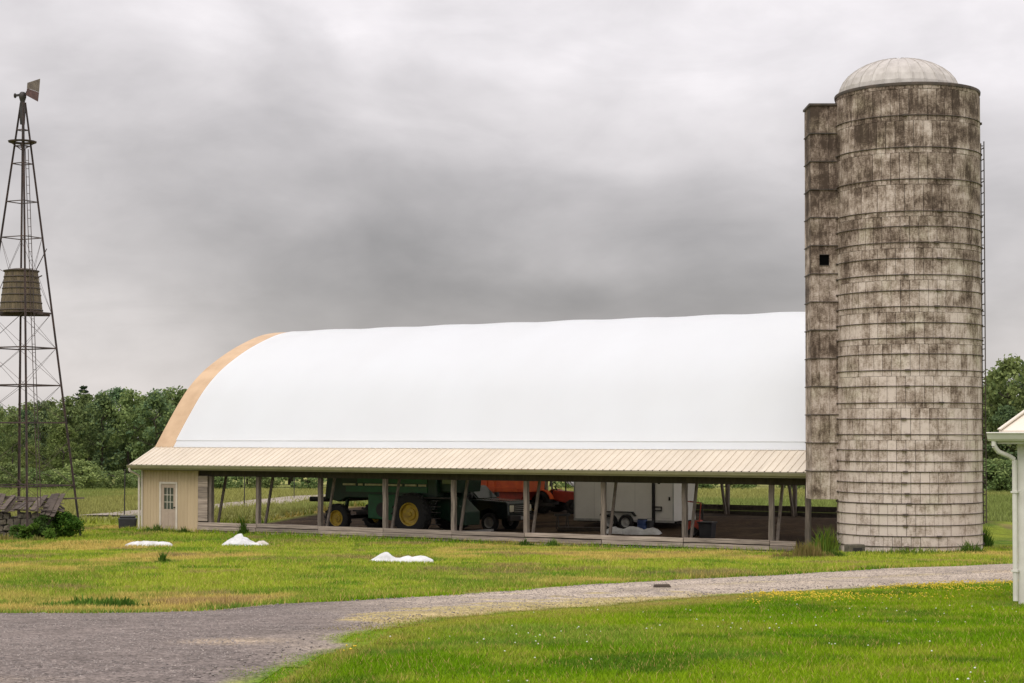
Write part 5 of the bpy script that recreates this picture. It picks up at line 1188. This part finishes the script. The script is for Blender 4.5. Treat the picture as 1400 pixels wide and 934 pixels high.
x, y = view_points(620000, 9.5, 46, 1.4); jx = rng.normal(0, .2, len(x)) + (vn(x, y, .5, 301) - .5) * .9 + .25; jy = rng.normal(0, .3, len(x)) + (vn(x, y, .6, 302) - .5) * 1.3; k = ~inside(x + jx + .12, y + jy - .55, ROADPOLY) & ((y < low_y(x) + .9) | (x < 0)) & (y < up_y(x) - 2.0); kk = fbm(x, y, 1.6, 91); k &= ~(in_house(x, y)) ; x, y = x[k], y[k]; kk = kk[k]
dl = np.clip((low_y(x) - y) / 2.5, 0, 1); c = turf(x, y) * rng.uniform(.72, 1.35, (len(x), 1)); dry = rng.random(len(x)) < .07; c[dry] = C_DRY * .9
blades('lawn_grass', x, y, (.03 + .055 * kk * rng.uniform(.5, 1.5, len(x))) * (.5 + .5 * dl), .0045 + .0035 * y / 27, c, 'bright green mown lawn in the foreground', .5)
x, y = view_points(680000, 24, 84, 1.5); s_ = (x - BX) * BE[0] + (y - BY) * BE[1]; u_ = (x - BX) * BW[0] + (y - BY) * BW[1]
jx = rng.normal(0, .25, len(x)) + (vn(x, y, .6, 303) - .5) * .8; jy = rng.normal(0, .4, len(x)) + (vn(x, y, .7, 304) - .5) * 1.6; k = ~inside(x + jx, y + jy + .5, ROADPOLY) & (y > up_y(x) - 1.0) & ~((u_ > -.06) & (s_ > -.3) & (s_ < 36)) & (np.hypot(x - SX, y - SY) > SR + .03) & ~((np.abs(x - RX) < 1.2) & (np.abs(y - 73.5) < .9))
k &= ~(np.exp(-(((x + 20.9) / 1.3) ** 2 + ((y - 71.6) / .8) ** 2)) > .35)
x, y, u_, s_ = x[k], y[k], u_[k], s_[k]; kk = fbm(x, y, 2.2, 95); c = turf(x, y) * rng.uniform(.7, 1.35, (len(x), 1)); tall = sstep(1 - np.abs(u_ + .25) / .5) * (s_ > -1) * (s_ < 32) + .6 * sstep(1 - (np.hypot(x - SX, y - SY) - SR) / .6)
dry = rng.random(len(x)) < .10; c[dry] = C_DRY * .95
blades('verge_grass', x, y, (.05 + .10 * kk * rng.uniform(.4, 1.5, len(x))) * (1 + 1.2 * tall), .010 + .008 * y / 70, c, 'rough yellow-green grass between the road and the barn', .45)
x, y = view_points(180000, 84, 190, 1.5); s_ = (x - BX) * BE[0] + (y - BY) * BE[1]; u_ = (x - BX) * BW[0] + (y - BY) * BW[1]; k = ~((u_ > -.06) & (u_ < 18.6) & (s_ > -.3) & (s_ < 36))
dlane = np.min(np.hypot(x[:, None] - lc[None, ::3, 0], y[:, None] - lc[None, ::3, 1]), axis=1); k &= dlane > 2.3
x, y = x[k], y[k]; c = turf(x, y) * rng.uniform(.75, 1.3, (len(x), 1)); blades('meadow_grass', x, y, rng.uniform(.12, .38, len(x)), .035 + 0 * x, c, 'pale hay meadow behind the barn', .4)

x, y = view_points(150000, 20, 40); k = inside(x, y, ROADPOLY); x, y = x[k], y[k]; d_ = dist_to(x, y, lowr); k = d_ < 1.5 * rng.random(len(x)) * sstep((5.0 - x) / 5) * sstep((x + 2.6) / .8) * (.2 + 1.5 * fbm(x, y, .9, 401)); x, y = x[k], y[k]
c = lerp(np.array([.36, .27, .10]), np.array([.24, .26, .04]), rng.random(len(x))) * rng.uniform(.7, 1.2, (len(x), 1)); blades('fringe_grass', x, y, rng.uniform(.02, .06, len(x)), .008 + 0 * x, c, 'thin straw-coloured grass along the inner edge of the road', .7)
def dots(name, x, y, zh, r, m, label):
    n = len(x); z = gz(x, y) + zh; b = np.c_[x, y, z]; o6 = np.array([[1, 0, 0], [0, 1, 0], [-1, 0, 0], [0, -1, 0], [0, 0, .8], [0, 0, -.6]]); V = (b[:, None, :] + o6[None] * np.asarray(r).reshape(-1, 1, 1)).reshape(-1, 3)
    f6 = np.array([[0, 1, 4], [1, 2, 4], [2, 3, 4], [3, 0, 4], [1, 0, 5], [2, 1, 5], [3, 2, 5], [0, 3, 5]]); F = (np.arange(n)[:, None, None] * 6 + f6[None]).reshape(-1, 3); me = np_mesh(name, V, F, None, 3)
    return tag(link(name, me, m), label, 'flowers' if 'flower' in name else 'stones', kind='stuff')
x, y = view_points(520, 10, 30); k = ~inside(x, y, ROADPOLY) & (y < low_y(x) - .3) & (x > -1.2) & (fbm(x, y, 1.5, 111) > .53) & ~in_house(x, y); x, y = x[k], y[k]
dots('clover_flowers', x, y, rng.uniform(.05, .085, len(x)), rng.uniform(.006, .012, len(x)), 'flower_white', 'scattered white clover heads in the lawn')
n = 6500; x = rng.uniform(-2.8, 11, n); y = low_y(x) - np.abs(rng.normal(0, 2.2, n)) - .3 - .4 * (x > 3); cl = fbm(x, y, 1.6, 121); k = (cl > .47 + .12 * rng.random(n)) & (((x > 3.6) & (x < 10.5)) | ((x < -1.2) & (rng.random(n) < .06))) & ~inside(x, y, ROADPOLY) & ~in_house(x, y); x, y = x[k], y[k]
dots('buttercup_flowers', x, y, rng.uniform(.05, .11, len(x)), rng.uniform(.009, .018, len(x)), 'flower_yellow', 'band of small yellow flowers along the edge of the road')
x, y = view_points(60000, 10, 44, 1.15); k = inside(x, y, ROADPOLY) & (fbm(x, y, 1.2, 131) > .36); x, y = x[k], y[k]; k = dist_to(x, y, lowr) > .3 + .8 * ((x > -2.4) & (x < 3)) * rng.random(len(x)); x, y = x[k], y[k]; k = dist_to(x, y, upr) > .5; x, y = x[k], y[k]
e_ = np.minimum(np.abs(up_y(x) - y), 1)
dots('gravel_stones', x, y,   .026 + 0 * x, rng.uniform(.004, .014, len(x)) * (1 + .3 * (y / 30)), 'pebble', 'loose grey stones on the gravel road')
